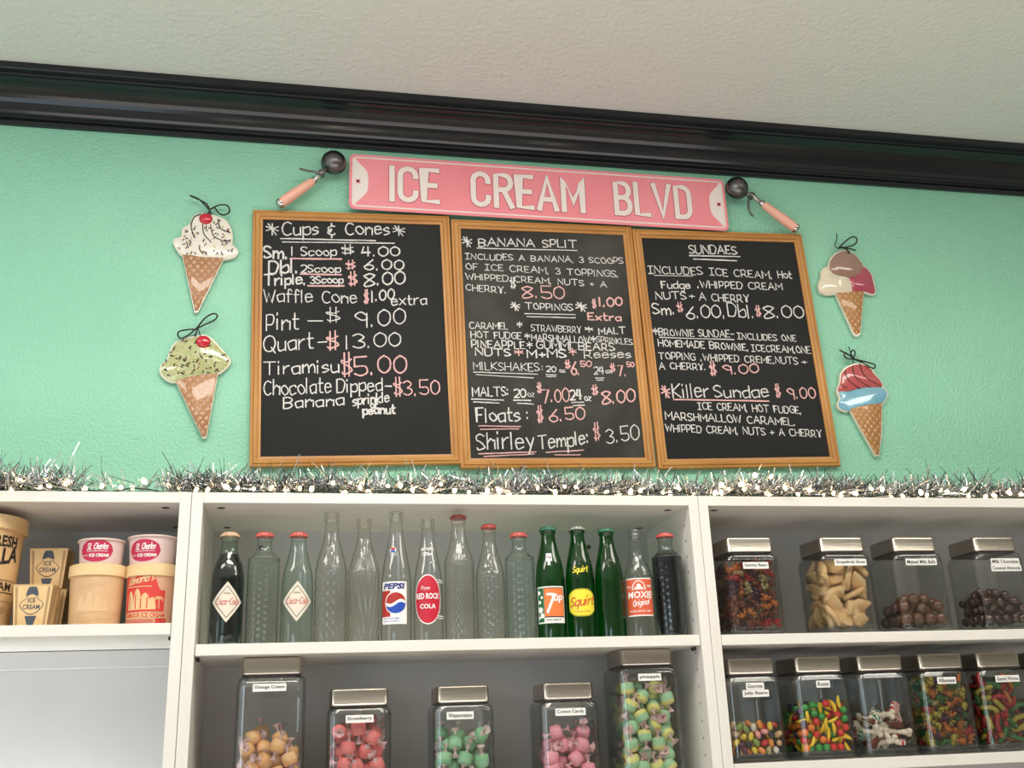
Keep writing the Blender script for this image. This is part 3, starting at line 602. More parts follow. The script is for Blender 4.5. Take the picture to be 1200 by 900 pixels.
plaque((170, 220), 6, 'cone plaque with white drizzled scoop and cherry, upper left of the boards',
 [('scoop', [(385, 190), (340, 215), (318, 262), (275, 292), (262, 345), (225, 355), (208, 385), (228, 430), (268, 475), (330, 478), (400, 497), (470, 497), (545, 499), (605, 490), (642, 462), (640, 430), (605, 395), (606, 330), (582, 262), (540, 222), (470, 200)], wg)],
 [(262, 465), (400, 480), (556, 488), (372, 865), (350, 868)], ((428, 225), .0155), 90, (225, 230, 630, 480),
 [[(395, 192), (345, 215), (325, 280), (350, 360)], [(405, 262), (415, 330), (465, 388)], [(462, 265), (480, 340), (540, 375), (600, 376)], [(515, 225), (530, 290), (595, 322)], [(385, 410), (385, 440), (408, 470)], [(292, 385), (305, 430)], [(535, 455), (548, 482)]],
 [[(455, 190), (440, 130), (380, 95), (318, 68), (380, 90), (450, 160)], [(455, 160), (520, 130), (580, 135), (595, 180), (560, 202), (520, 190), (490, 150), (460, 160)], [(440, 185), (460, 170), (468, 195)]])
pg = mat('pistachio_glaze', (.42, .45, .20), .15, coat=.8, noise=(.54, .55, .30), nscale=70)
plaque((170, 360), 5.625, 'cone plaque with pistachio green sprinkled scoop and red cherry, lower left',
 [('scoop', [(340, 197), (270, 213), (205, 240), (172, 290), (155, 340), (112, 385), (108, 430), (140, 470), (195, 490), (300, 458), (400, 443), (475, 437), (540, 388), (552, 345), (515, 300), (470, 250), (435, 215), (385, 190)], pg)],
 [(200, 478), (300, 455), (478, 432), (402, 852), (378, 856)], ((385, 232), .0160), 110, (110, 215, 550, 480), [],
 [[(345, 150), (280, 155), (225, 170), (222, 200), (245, 215), (300, 180), (348, 135)], [(348, 135), (400, 75), (455, 50), (478, 70), (450, 100), (400, 120), (345, 145)], [(350, 140), (330, 200)], [(350, 140), (365, 190)]])
plaque((940, 270), 6.92, 'cone plaque with brown, cream and raspberry scoops, upper right of the boards',
 [('vanilla_scoop', [(205, 305), (165, 330), (160, 390), (140, 430), (150, 490), (200, 515), (260, 510), (400, 502), (395, 430), (370, 385), (300, 370), (240, 345)], mat('vanilla_glaze', (.82, .72, .55), .15, coat=.8)),
  ('raspberry_scoop', [(490, 298), (550, 350), (575, 430), (587, 490), (570, 517), (500, 497), (400, 492), (393, 430), (375, 385), (440, 370)], mat('raspberry_glaze', (.42, .07, .11), .15, coat=.8)),
  ('chocolate_scoop', [(220, 300), (235, 235), (290, 185), (350, 175), (420, 200), (470, 260), (490, 300), (470, 350), (400, 380), (320, 375), (240, 345)], mat('cocoa_glaze', (.34, .20, .15), .15, coat=.8))],
 [(268, 500), (400, 490), (497, 490), (468, 830), (442, 852), (420, 832)], None, 0, None, [],
 [[(290, 148), (350, 90), (400, 62), (432, 80), (420, 120), (370, 140), (300, 150)], [(290, 148), (330, 150), (380, 195)], [(320, 150), (380, 160), (425, 170)], [(275, 30), (275, 80), (260, 130), (295, 155)]], M_waf2)
plaque((940, 400), 6.43, 'cone plaque with striped rose scoop over a blue one, lower right of the boards',
 [('blue_scoop', [(275, 380), (350, 378), (450, 352), (590, 347), (637, 395), (620, 445), (590, 470), (480, 483), (370, 512), (345, 527), (290, 510), (272, 470), (290, 430)], mat('blue_glaze', (.17, .42, .55), .12, coat=.8, noise=(.25, .50, .62), nscale=30)),
  ('rose_scoop', [(270, 378), (288, 310), (300, 240), (350, 195), (430, 175), (500, 200), (550, 260), (590, 310), (590, 348), (450, 352), (350, 378)], mat('rose_glaze', (.50, .10, .10), .15, coat=.8))],
 [(356, 505), (480, 475), (600, 458), (592, 700), (578, 850), (556, 858)], None, 0, None,
 [[(315, 225), (345, 300), (430, 362)], [(370, 190), (400, 280), (505, 350)], [(425, 178), (470, 270), (585, 343)], [(285, 330), (330, 358)]],
 [[(380, 135), (320, 95), (305, 115), (330, 135), (385, 140)], [(380, 135), (390, 90), (370, 75), (355, 100), (375, 135)], [(380, 135), (450, 155), (530, 180), (535, 208), (505, 205), (440, 165), (385, 140)], [(275, 70), (330, 105), (380, 135)], [(345, 45), (360, 90), (380, 135), (375, 170)]], M_waf2)

# ------------------------------------------------------------------ tinsel garland and string of lights on the shelf tops
gar = empty('tinsel_garland', (.7, .045, T), (0, 0, 0), 'silver tinsel garland lying along the tops of the shelving', 'garland')
b = MB(); x = -.62; cpts = []
while x < 2.05: cpts.append((x - .7, .008 * math.sin(x * 9) + .002 * math.sin(x * 31), .010 + .004 * math.sin(x * 17))); x += .03
b.tube(cpts, .0018, 5); b.build('garland_cord', M_wire, gar)
def dens(x):
    if -.215 < x < -.05: return .07
    return .8 + .25 * math.sin(x * 11) + .2 * math.sin(x * 29 + 1)
b = MB(); cnt = 0
while cnt < 14000:
    x = random.uniform(-.6, 2.0)
    if random.random() > dens(x): continue
    cnt += 1
    cy = .008 * math.sin(x * 9); big = 1.25 if x > 1.55 else 1.0
    if x < -.215: big = 1.25
    if 1.7 < x < 1.78: big = .6
    a = random.uniform(-.25, math.pi + .25); l = random.uniform(.02, .052) * big * (1.35 if random.random() < .05 else 1); tilt = random.uniform(-.5, .5)
    d = Vector((tilt, math.cos(a) * .8, abs(math.sin(a)) + .12)).normalized()
    if random.random() < .3: d = Vector((random.uniform(-1, 1), random.uniform(-1, .6), random.uniform(-.05, .5))).normalized()
    s = d.cross(Vector((random.uniform(-1, 1), random.uniform(-1, 1), random.uniform(-1, 1)))).normalized() * .0011
    curl = Vector((random.uniform(-1, 1), random.uniform(-1, 1), random.uniform(-1, .3))) * l * .35
    p0 = Vector((x - .7, cy + random.uniform(-.02, .02), random.uniform(.003, .026))); vs = []
    for k in range(4):
        t = k / 3; p = p0 + d * l * t + curl * t * t; p.z = max(p.z, .0012); tw = s * (1 - .25 * t)
        vs += [tuple(p - tw), tuple(p + tw)]
    b.add(vs, [(0, 1, 3, 2), (2, 3, 5, 4), (4, 5, 7, 6)], 0 if random.random() < .58 else 1)
tag(b.build('tinsel_strands', [M_sil, M_sil2], gar), kind='stuff')
sl = empty('string_light', (.7, .02, T), (0, 0, 0), 'string of small warm white lights threaded through the silver tinsel', 'string light')
b = MB(); b.tube([(p[0], .012 * math.sin(p[0] * 41), .006 + .003 * math.sin(p[0] * 53)) for p in cpts], .0016, 5); b.build('wire', M_wire, sl)
bm = MB(); bm.ball((0, 0, .003), .0042, 8, 6, sc=(1, 1, 1.5)); bm0 = bm.build('bulb', M_bulb, sl, smooth=True); bm.v = []; first = True
bulbs = []
for i in range(92):
    x = -.58 + i * .0278 + random.uniform(-.008, .008)
    bulbs.append((x - .7, random.uniform(-.018, .012), random.choice((.003, .005, .006, .012, .018)) + random.uniform(0, .004)))
for (xx, yy, zz) in bulbs + [(1.17 - .7, -.01, .043), (1.135 - .7, -.012, .045), (1.10 - .7, -.01, .026), (1.06 - .7, -.015, .025)]:
    o = bm0 if first else bm0.copy()
    if not first: C.objects.link(o)
    first = False; o.location = (xx, yy, zz); s = random.uniform(.75, 1.2); o.scale = (s, s, s); o.rotation_euler = (random.uniform(-1.2, 1.2), random.uniform(-1.2, 1.2), 0)

# ------------------------------------------------------------------ labels wrapped round bottles and tubs
def wrap(mb, R, u0, u1, lo, hi, mi=0, n=14, m=4, eps=.0005, a0=0.0, zc=0):
    """patch between heights lo(u) and hi(u) on a surface of radius R(z); u is arc length from the front"""
    vs = []; fs = []
    for i in range(n + 1):
        u = u0 + (u1 - u0) * i / n; l = lo(u) if callable(lo) else lo; h = hi(u) if callable(hi) else hi
        for j in range(m + 1):
            z = zc + l + (h - l) * j / m; r = R(z) + eps; a = u / R(zc) + a0; vs.append((r * math.sin(a), -r * math.cos(a), z))
    for i in range(n):
        for j in range(m): k = i * (m + 1) + j; fs.append((k, k + m + 1, k + m + 2, k + 1))
    mb.add(vs, fs, mi)
def wrap_text(mb, R, s, uc, z0, wd, h, mi=0, eps=.001, a0=0.0, bold=.01, slant=0, rise=0, hand=False, hw=.0006):
    if hand:
        global DENSE
        DENSE = True; t = MB(); handwrite(t, s, (uc - wd / 2, z0), (uc + wd / 2, z0 + rise), h, hw, 0, jit=.3, slant=slant); pts = [(v[0], v[2]) for v in t.v]; fs = t.f; DENSE = False
    else:
        vs, fs = text2d(s, bold); pts = [(uc - wd / 2 + a * wd + b_ * h * slant, z0 + b_ * h + a * rise) for a, b_ in vs]
    o = []
    for u, z in pts: r = R(z) + eps; a = u / R(z0) + a0; o.append((r * math.sin(a), -r * math.cos(a), z))
    mb.add(o, fs, mi)
def disc(mb, R, uc, zc, rad, mi=0, eps=.0005, a0=0, ez=None, n=14):
    ez = ez or rad
    f = lambda u: ez * math.sqrt(max(0, 1 - ((u - uc) / rad) ** 2))
    wrap(mb, R, uc - rad, uc + rad, lambda u: -f(u), f, mi, n, 5, eps, a0, zc)

PR = {
'taper': [(.96, 0), (1, .02), (1, .46), (.96, .56), (.86, .66), (.68, .76), (.53, .85), (.46, .93)],
'coke': [(.96, 0), (1, .02), (1, .52), (.96, .62), (.86, .70), (.66, .77), (.52, .83), (.47, .93)],
'straight': [(.95, 0), (1, .02), (1, .70), (.95, .75), (.78, .79), (.56, .82), (.47, .86), (.46, .93)],
'tall': [(.97, 0), (1, .02), (1, .50), (.95, .58), (.80, .66), (.60, .75), (.46, .83), (.41, .93)],
'soda': [(.96, 0), (1, .02), (1, .42), (.95, .50), (.82, .60), (.62, .72), (.48, .82), (.40, .93)],
'ribbed': [(.96, 0), (1, .02), (1, .56), (.94, .64), (.74, .72), (.56, .80), (.46, .88), (.43, .93)],
'moxie': [(.96, 0), (1, .02), (1, .50), (.97, .56), (.82, .64), (.60, .71), (.48, .78), (.43, .93)],
}
def bottle(x, H, R0, shape, gm, label, cap=None, liquid=None, yaw=0, deco=None, y=.05, ribs=0, ztop=T - .2785):
    yaw -= math.degrees(math.atan((x - .2036) / 2.05)) if deco else 0
    r = empty('soda_bottle', (x, y, ztop), (0, 0, math.radians(yaw)), label, 'bottle', 'soda bottles on the middle shelf')
    pr = smooth_line([(a * R0, b_ * H) for a, b_ in PR[shape]], 4)
    top = H - (.0075 if cap else 0)
    nk = pr[-1][0]
    pf = [(.25 * R0, .004), (pr[0][0] * .8, .0005)] + pr + [(nk + .0022, .935 * H), (nk + .0022, .95 * H), (nk + .0006, .955 * H), (nk + .0016, .965 * H), (nk + .0016, top - .001), (nk, top)]
    if not cap: pf += [(nk - .003, top - .0005), (nk - .003, top - .02)]
    b = MB()
    if ribs:
        L = []; dn = []
        for (ra, za), (rb_, zb_) in zip(pf, pf[1:]):
            k = max(1, int(abs(zb_ - za) / .003)); dn += [(ra + (rb_ - ra) * i / k, za + (zb_ - za) * i / k) for i in range(k)]
        dn.append(pf[-1]); nn, tw, ez, am = ribs
        for rr, z in dn:
            amp = am if .06 * H < z < .74 * H else 0
            L.append([(q * math.cos(a), q * math.sin(a), z) for a in [2 * math.pi * i / 144 for i in range(144)] for q in [rr * (1 + amp * math.cos(nn * a + tw * z) * (math.cos(ez * z) if ez else 1))]])
        b.loops(L, True, bool(cap))
    else: b.lathe(pf, 36, True, bool(cap))
    b.build('glass_body', gm, r, smooth=True)
    def R(z):
        for (a, za), (c, zc_) in zip(pr, pr[1:]):
            if za <= z <= zc_: return a + (c - a) * (z - za) / max(zc_ - za, 1e-9)
        return nk
    if liquid:
        lv = liquid * H; q = [(max(a - .0018, .002), z) for a, z in pr if .01 < z < lv] + [(R(lv) - .0018, lv)]
        b = MB(); b.lathe([(q[0][0] * .8, .006)] + q, 32); b.build('cola', M_cola, r, smooth=50)
    if cap:
        b = MB(); z0 = H - .0085; rc = nk + .0032
        b.lathe([(rc + .0004, z0), (rc, z0 + .003), (rc - .0012, z0 + .0062), (rc - .004, H - .0005), (.001, H)], 42, True, True, flute=.0009); b.build('crown_cap', cap, r, smooth=35)
    if deco: deco(r, R)
    return r
capR = mat('red_cap', (.50, .05, .04), .35, noise=(.62, .12, .09), nscale=150); capG = mat('gold_cap', (.66, .48, .30), .35, noise=(.55, .30, .18), nscale=200)
capGr = mat('green_cap', (.02, .16, .09), .35); capDR = mat('dark_red_cap', (.30, .04, .035), .35, noise=(.45, .12, .10), nscale=150); capW = mat('grey_cap', (.30, .33, .30), .35, metal=.6)
gClear = glass('clear_glass', (.965, .97, .96), (.50, .54, .50)); gAqua = glass('aqua_glass', (.89, .965, .93), (.36, .52, .45))
gAquaT = glass('embossed_aqua_glass', (.91, .97, .94), (.42, .56, .50), bump=.12, bscale=60)
gSwirl = glass('yellowish_clear_glass', (.97, .97, .94), (.55, .55, .46), bump=.1, bscale=60); gEmb = glass('embossed_clear_glass', (.97, .97, .95), (.52, .54, .47), bump=.12, bscale=60)
gGreen = glass('green_glass', (.06, .48, .15), (.01, .12, .03), rough=.05); gColaG = glass('pale_green_cola_glass', (.80, .92, .85), (.10, .22, .16)); gBlk = glass('thick_cola_glass', (.80, .88, .86), (.10, .14, .14), bump=.15, bscale=60)
def d_diamond(r, R, z=.077):
    b = MB(); d = lambda s: (lambda u: s * .0375 * (1 - abs(u) / .0295)); wrap(b, R, -.0295, .0295, d(-1), d(1), 0, 16, 4, .0006, 0, z); b.build('paper_label', mat('diamond_label_paper', (.72, .66, .55), .6), r)
    b = MB()
    for k, e in ((.80, .0009), (.74, .0011)):
        d = lambda s: (lambda u: s * .0375 * k * (1 - abs(u) / (.0295 * k))); wrap(b, R, -.0295 * k, .0295 * k, d(-1), d(1), 0 if k > .78 else 1, 16, 4, e, 0, z)
    wrap_text(b, R, 'Coca-Cola', 0, z - .005, .039, .0120, 2, .0015, slant=.2, hand=True, hw=.00045)
    wrap_text(b, R, 'DRINK', 0, z + .014, .012, .003, 0, .0015)
    b.build('label_print', [mat('olive_ink', (.16, .17, .10), .6), mat('label_cream', (.76, .66, .55), .6), mat('script_red', (.50, .02, .02), .5)], r)
def d_pepsi(r, R):
    b = MB(); wrap(b, R, -.027, .024, .032, .112, 0, 16, 3, .0006, zc=0); b.build('applied_label', M_white2, r)
    b = MB()
    wrap(b, R, -.027, -.008, .046, .095, 2, 6, 3, .0008)
    disc(b, R, .002, .0715, .0215, 0, .0010); rr = .0195; f = lambda u: rr * math.sqrt(max(0, 1 - ((u - .002) / rr) ** 2)); wv = lambda u: .0045 * math.sin((u - .002) / rr * 3.0)
    wrap(b, R, .002 - rr, .002 + rr, lambda u: min(f(u), max(-f(u), .0030 + wv(u))), f, 2, 16, 4, .0013, zc=.0715)
    wrap(b, R, .002 - rr, .002 + rr, lambda u: -f(u), lambda u: max(-f(u), min(f(u), -.0030 + wv(u))), 1, 16, 4, .0013, zc=.0715)
    wrap_text(b, R, 'PEPSI', -.003, .0975, .040, .0115, 3, .0012, bold=.04, slant=.25)
    wrap_text(b, R, 'FOR GOOD TIMES', -.006, .0415, .030, .0025, 1, .0012); wrap_text(b, R, 'NET CONTENTS', -.006, .0365, .030, .0025, 1, .0012)
    disc(b, R, -.004, .174, .0065, 0, .0008); disc(b, R, -.004, .1765, .005, 2, .0011, ez=.0028); disc(b, R, -.004, .1715, .005, 1, .0011, ez=.0028); wrap_text(b, R, 'PEPSI', -.004, .1625, .011, .003, 0, .0008)
    b.build('label_print', [M_white2, M_blue, M_dkred, M_navyb], r)
def d_red(r, R):
    b = MB(); disc(b, R, 0, .078, .0275, 0, .0006, ez=.0475, n=18); b.build('applied_label', M_white2, r)
    b = MB(); disc(b, R, 0, .078, .0258, 1, .0009, ez=.0452, n=18)
    for z, w_ in ((.114, .016), (.110, .016), (.046, .016), (.042, .016)): wrap(b, R, .020, .020 + w_, z - .0007, z + .0007, 0, 6, 1, .0012)
    wrap_text(b, R, 'Enjoy', -.004, .097, .016, .0055, 0, .0014, hand=True, slant=.2, hw=.0004); wrap_text(b, R, 'RED ROCK', 0, .078, .045, .0115, 0, .0014, bold=.03); wrap_text(b, R, 'COLA', 0, .060, .030, .009, 0, .0014, bold=.03)
    wrap_text(b, R, 'RED ROCK', 0, .173, .026, .006, 0, .0010, bold=.03); wrap_text(b, R, 'COLA', 0, .163, .022, .0065, 0, .0010, bold=.03)
    b.build('label_print', [M_white2, mat('label_red', (.52, .015, .04), .4)], r)
def d_7(r, R):
    b = MB(); wrap(b, R, -.029, .029, .029, .100, 0, 16, 3, .0006); b.build('applied_label', M_white2, r)
    b = MB(); wrap(b, R, -.0275, -.014, .0315, .0975, 2, 6, 3, .0008); wrap(b, R, -.0135, .0275, .040, .0975, 3, 12, 3, .0008); wrap(b, R, -.0125, .0265, .042, .0960, 1, 12, 3, .0010)
    for u, z, q in ((-.024, .088, .004), (-.018, .079, .003), (-.023, .070, .0035), (-.022, .055, .006), (-.018, .044, .005), (-.025, .040, .003)): disc(b, R, u, z, q, 0, .0011, n=8)
    wrap_text(b, R, '7', -.003, .051, .014, .034, 0, .0016, slant=.12, hand=True, hw=.0024); wrap_text(b, R, 'up', .0145, .066, .019, .015, 0, .0016, bold=.03, slant=.1, rise=.002)
    wrap_text(b, R, 'YOU LIKE IT', .004, .0335, .030, .0035, 3, .0012, bold=.02)
    wrap(b, R, -.0075, .0075, .150, .166, 0, 6, 3, .0008); wrap_text(b, R, '7up', 0, .154, .010, .007, 3, .0011, bold=.02); wrap(b, R, -.003, .003, .142, .150, 0, 3, 1, .0008)
    b.build('label_print', [M_white2, M_orange, mat('label_green', (.01, .13, .03), .4), M_black], r)
def d_sq(r, R):
    b = MB()
    def ed(s): return lambda u: s * (.026 + .0028 * math.cos(u * 2400) - .012 * (abs(u) / .028) ** 3)
    wrap(b, R, -.0275, .0275, ed(-1), ed(1), 0, 60, 3, .0006, zc=.068); b.build('applied_label', M_yellow, r)
    b = MB(); wrap_text(b, R, 'Squirt', 0, .060, .048, .017, 0, .0012, hand=True, slant=.3, rise=.005, hw=.0011)
    wrap_text(b, R, 'Squirt', 0, .127, .030, .011, 1, .0010, hand=True, slant=.25, rise=.002, hw=.0009); wrap_text(b, R, 'IT QUENCHES QUICKER', 0, .049, .032, .0028, 0, .0011)
    b.build('label_print', [mat('brick_red_ink', (.62, .10, .03), .4), M_yellow], r)
def d_mox(r, R):
    b = MB(); wrap(b, R, -.0285, .0285, .040, .115, 0, 16, 3, .0006); b.build('paper_label', M_white2, r)
    b = MB(); wrap(b, R, -.0285, .0285, .0425, .1125, 1, 16, 3, .0009)
    f = lambda u: .018 * math.sqrt(max(0, 1 - (u / .014) ** 2)); wrap(b, R, -.014, .014, 0, f, 0, 12, 3, .0012, zc=.092)
    g = lambda u: .0145 * math.sqrt(max(0, 1 - (u / .0115) ** 2)); wrap(b, R, -.0115, .0115, 0, g, 1, 12, 3, .0015, zc=.0935); disc(b, R, 0, .099, .0045, 0, .0018, n=8); wrap(b, R, -.008, .008, .0935, .097, 0, 6, 1, .0018)
    wrap_text(b, R, 'Since', -.021, .096, .011, .005, 0, .0013, hand=True, slant=.2, hw=.0003); wrap_text(b, R, '1884', .021, .096, .010, .005, 0, .0013)
    wrap_text(b, R, 'MOXIE', .001, .075, .050, .0135, 0, .0014, bold=.025, slant=.12); wrap_text(b, R, 'Original', .002, .059, .032, .011, 0, .0014, hand=True, slant=.25, rise=.004, hw=.0007); wrap_text(b, R, 'ELIXIR SINCE 1884', 0, .048, .044, .0035, 0, .0012)
    b.build('label_print', [M_white2, mat('orange_red_ink', (.66, .11, .045), .45)], r)
BT = [
(.070, .211, .0305, 'coke', gColaG, 'dark filled cola bottle with gold cap and diamond paper label, at left end', capG, .80, 0, d_diamond, 0),
(.1345, .211, .0300, 'straight', gAquaT, 'straight sided pale aqua bottle with red cap, beside the dark bottle at left', capR, None, 0, None, (9, 0, 520, .010)),
(.1985, .211, .0300, 'taper', gAqua, 'empty aqua bottle with diamond paper label and red cap', capR, None, 0, d_diamond, 0),
(.2610, .250, .0305, 'tall', gEmb, 'tall uncapped clear embossed bottle right of the empty diamond label bottle', None, None, 0, None, (14, 0, 330, .014)),
(.3235, .238, .0300, 'tall', gSwirl, 'uncapped clear bottle with spiral ribbed glass', None, None, 0, None, (18, 95, 0, .022)),
(.3860, .252, .0298, 'soda', gClear, 'tall clear bottle with red, white and blue globe label', None, None, -6, d_pepsi, 0),
(.4480, .238, .0290, 'soda', gClear, 'clear uncapped bottle with large red oval label', None, None, -2, d_red, 0),
(.5095, .247, .0292, 'ribbed', gEmb, 'clear ribbed bottle with dark red cap, right of the red oval label bottle', capDR, None, 0, None, (24, 0, 380, .018)),
(.5710, .228, .0288, 'tall', gEmb, 'clear embossed bottle with red cap left of the green tinted bottle', capR, None, 0, None, (13, 60, 430, .016)),
(.6310, .211, .0288, 'straight', gAquaT, 'straight sided green tinted bottle with red cap left of the three green bottles', capR, None, 0, None, (10, 0, 450, .011)),
(.6920, .223, .0295, 'taper', gGreen, 'green bottle with orange square label and white border', capGr, None, -1, d_7, 0),
(.7530, .224, .0295, 'taper', gGreen, 'green bottle with yellow starburst label', capW, None, 4, d_sq, 0),
(.8140, .220, .0297, 'taper', gGreen, 'plain green bottle without a label', capGr, None, 0, None, 0),
(.8755, .217, .0292, 'moxie', gClear, 'clear uncapped bottle with orange red paper label', None, None, 0, d_mox, 0),
(.9395, .210, .0310, 'straight', gBlk, 'dark filled straight sided bottle with red cap, at right end', capR, .79, 0, None, (11, 0, 470, .010))]
for (x, H, R0, sh_, gm, lb, cp, lq, yw, dc, rb) in BT: bottle(x, H, R0, sh_, gm, lb, cp, lq, yw, dc, ribs=rb)

# ------------------------------------------------------------------ cartons, tubs and cups on the left unit
ZL = T - .240
def tub(x, y, z, r0, r1, h, lid, label, body, lidm, deco=None, rim=None, name='ice_cream_tub', cat='tub', yaw=0):
    e = empty(name, (x, y, z), (0, 0, math.radians(yaw)), label, cat)
    R = lambda zz: r0 + (r1 - r0) * zz / h
    b = MB(); b.lathe([(r0 - .002, .003), (r0, 0), (r0 + (r1 - r0) * .03, h * .03), (r1, h)], 48, True, not rim); b.build('tub_body', body, e, smooth=40)
    if lid:
        lh, lr = lid; b = MB(); b.lathe([(r1 + .0006, h - lh), (lr, h - lh + .0005), (lr, h - .003), (lr - .0004, h - .0008), (lr - .002, h), (lr - .004, h - .002)], 48, True, True); b.build('lid', lidm, e, smooth=35)
    if rim: b = MB(); L = [(r1 - .001, h - .004), (r1 + .0022, h - .0035), (r1 + .0028, h - .0018), (r1 + .0020, h), (r1 - .001, h), (r1 - .002, h - .003)]; b.lathe(L, 48, True, True); b.build('rolled_rim', lidm, e, smooth=True)
    if deco: deco(e, R)
    return e
def d_tall(e, R):
    b = MB(); a = 0
    wrap_text(b, R, 'FRESH', .074, .146, .060, .021, 0, .0008, bold=.03); wrap_text(b, R, 'VANILLA', .042, .092, .130, .030, 0, .0008, bold=.03, rise=.030)
    wrap(b, R, -.026, .106, .064, .087, 0, 20, 1, .0006); wrap(b, R, -.024, .104, .0655, .0855, 1, 20, 1, .0008); wrap_text(b, R, 'ICE CREAM', .044, .0675, .110, .016, 0, .0011, bold=.02)
    wrap_text(b, R, 'GUARANTEED', .040, .028, .100, .011, 2, .0008); wrap(b, R, -.1, .1, .0485, .0497, 2, 24, 1, .0007)
    b.build('tub_print', [M_black, M_kraft, mat('faded_brown_ink', (.38, .23, .11), .7)], e)
tub(-.392, .095, ZL, .073, .084, .204, (.026, .0885), 'tall kraft vanilla ice cream tub cut by the left picture edge', M_kraft, M_kraftlid, d_tall)
def d_faint(e, R):
    b = MB(); wrap_text(b, R, 'Homemade', -.004, .066, .050, .012, 0, .0005, hand=True, slant=.25, rise=.008, hw=.0007)
    for i, (u, w_, h_) in enumerate(((-.018, .018, .030), (-.004, .016, .036), (.010, .016, .030), (.022, .012, .022))): wrap(b, R, u - w_ / 2, u + w_ / 2, .026, lambda q, u=u, w_=w_, h_=h_: .026 + h_ * max(.02, 1 - ((q - u) / w_ * 2) ** 2), 0, 8, 2, .0003 + .0001 * i)
    wrap(b, R, -.055, .055, .023, .0245, 0, 16, 1, .0006); wrap_text(b, R, 'ICE CREAM', 0, .010, .060, .010, 0, .0005); b.build('tub_print', mat('faint_tan_ink', (.70, .47, .26), .7), e)
tub(-.166, .075, ZL, .044, .0495, .112, (.0215, .0515), 'lidded tan ice cream tub with faded print, under a paper cup', M_kraft2, M_kraftlid, d_faint)
def d_redtub(e, R):
    b = MB(); K = lambda *a, **k: wrap(b, R, *a, **k)
    K(-.050, .028, lambda u: .0245, lambda u: min(.089, .089 - max(0, u - .004) * 1.3 + .006 * math.sin(u * 260)), 0, 30, 3, .0004)
    for u, w_, h_ in ((-.034, .014, .034), (-.020, .016, .038), (-.006, .018, .030), (.006, .014, .022)): K(u - w_ / 2, u + w_ / 2, .028, (lambda q, u=u, w_=w_, h_=h_: .028 + h_ * (.15 + .85 * math.sqrt(max(0, 1 - ((q - u) / w_ * 2) ** 2)))), 1, 10, 2, .0007)
    for u, h_ in ((-.037, .022), (-.024, .026), (-.014, .018), (-.003, .020)): K(u, u + .002, .030, .030 + h_, 0, 2, 1, .0010)
    K(.0175, .0188, .030, .048, 1, 2, 1, .0008)
    for a in range(7):
        t = MB(); an = math.radians(-20 + a * 37); ribbon(t, [(0, 0), (.006 * math.cos(an), .006 * math.sin(an) * .8), (.009 * math.cos(an), .009 * math.sin(an) * .6 - .002)], .0007, 0, lambda q: q)
        b.add([(lambda u, z: ((R(z) + .0008) * math.sin(u / R(z)), -(R(z) + .0008) * math.cos(u / R(z)), z))(v[0] + .018, v[2] + .048) for v in t.v], t.f, 1)
    K(-.050, .034, .0135, .0225, 1, 20, 1, .0006); wrap_text(b, R, 'FAMOUS ICE CREAM', -.008, .0145, .078, .0075, 0, .0009, bold=.03)
    for z in (.005, .0085): K(-.050, .010, z, z + .0013, 0, 12, 1, .0006)
    K(.014, .034, .002, .012, 0, 8, 1, .0006)
    wrap_text(b, R, "lamana's", -.018, .073, .050, .013, 1, .0009, hand=True, slant=.3, rise=.008, hw=.0009); K(-.044, .004, .0690, .0704, 1, 10, 1, .0009)
    b.build('tub_print', [M_redink, M_kraftlid], e)
tub(-.068, .075, ZL, .0425, .047, .112, (.0225, .049), 'lidded ice cream tub printed with red hills and a palm tree', mat('pinkish_card', (.68, .38, .24), .7), M_kraftlid, d_redtub)
def d_cup(e, R):
    b = MB(); disc(b, R, 0, .024, .031, 0, .0004, ez=.0205, n=20); wrap_text(b, R, 'St. Charles', .002, .0255, .036, .011, 1, .0008, hand=True, slant=.25, hw=.0007, rise=.001)
    wrap_text(b, R, 'ICE CREAM', .006, .0120, .034, .0062, 1, .0008, bold=.04); wrap(b, R, -.016, .020, .0222, .0230, 1, 8, 1, .0007); wrap_text(b, R, 'QUALITY', -.019, .0135, .012, .003, 1, .0008)
    b.build('cup_print', [M_crim, M_white2], e)
tub(-.163, .070, ZL + .1125, .0370, .0405, .0465, None, 'small blush paper cup with crimson oval, on the tan tub', M_cup, M_cup, d_cup, True, 'paper_cup', 'paper cup', -6)
tub(-.0715, .072, ZL + .1125, .0400, .0445, .0525, None, 'larger blush paper cup with crimson oval, on the red printed tub', M_cup, M_cup, d_cup, True, 'paper_cup', 'paper cup', -16)
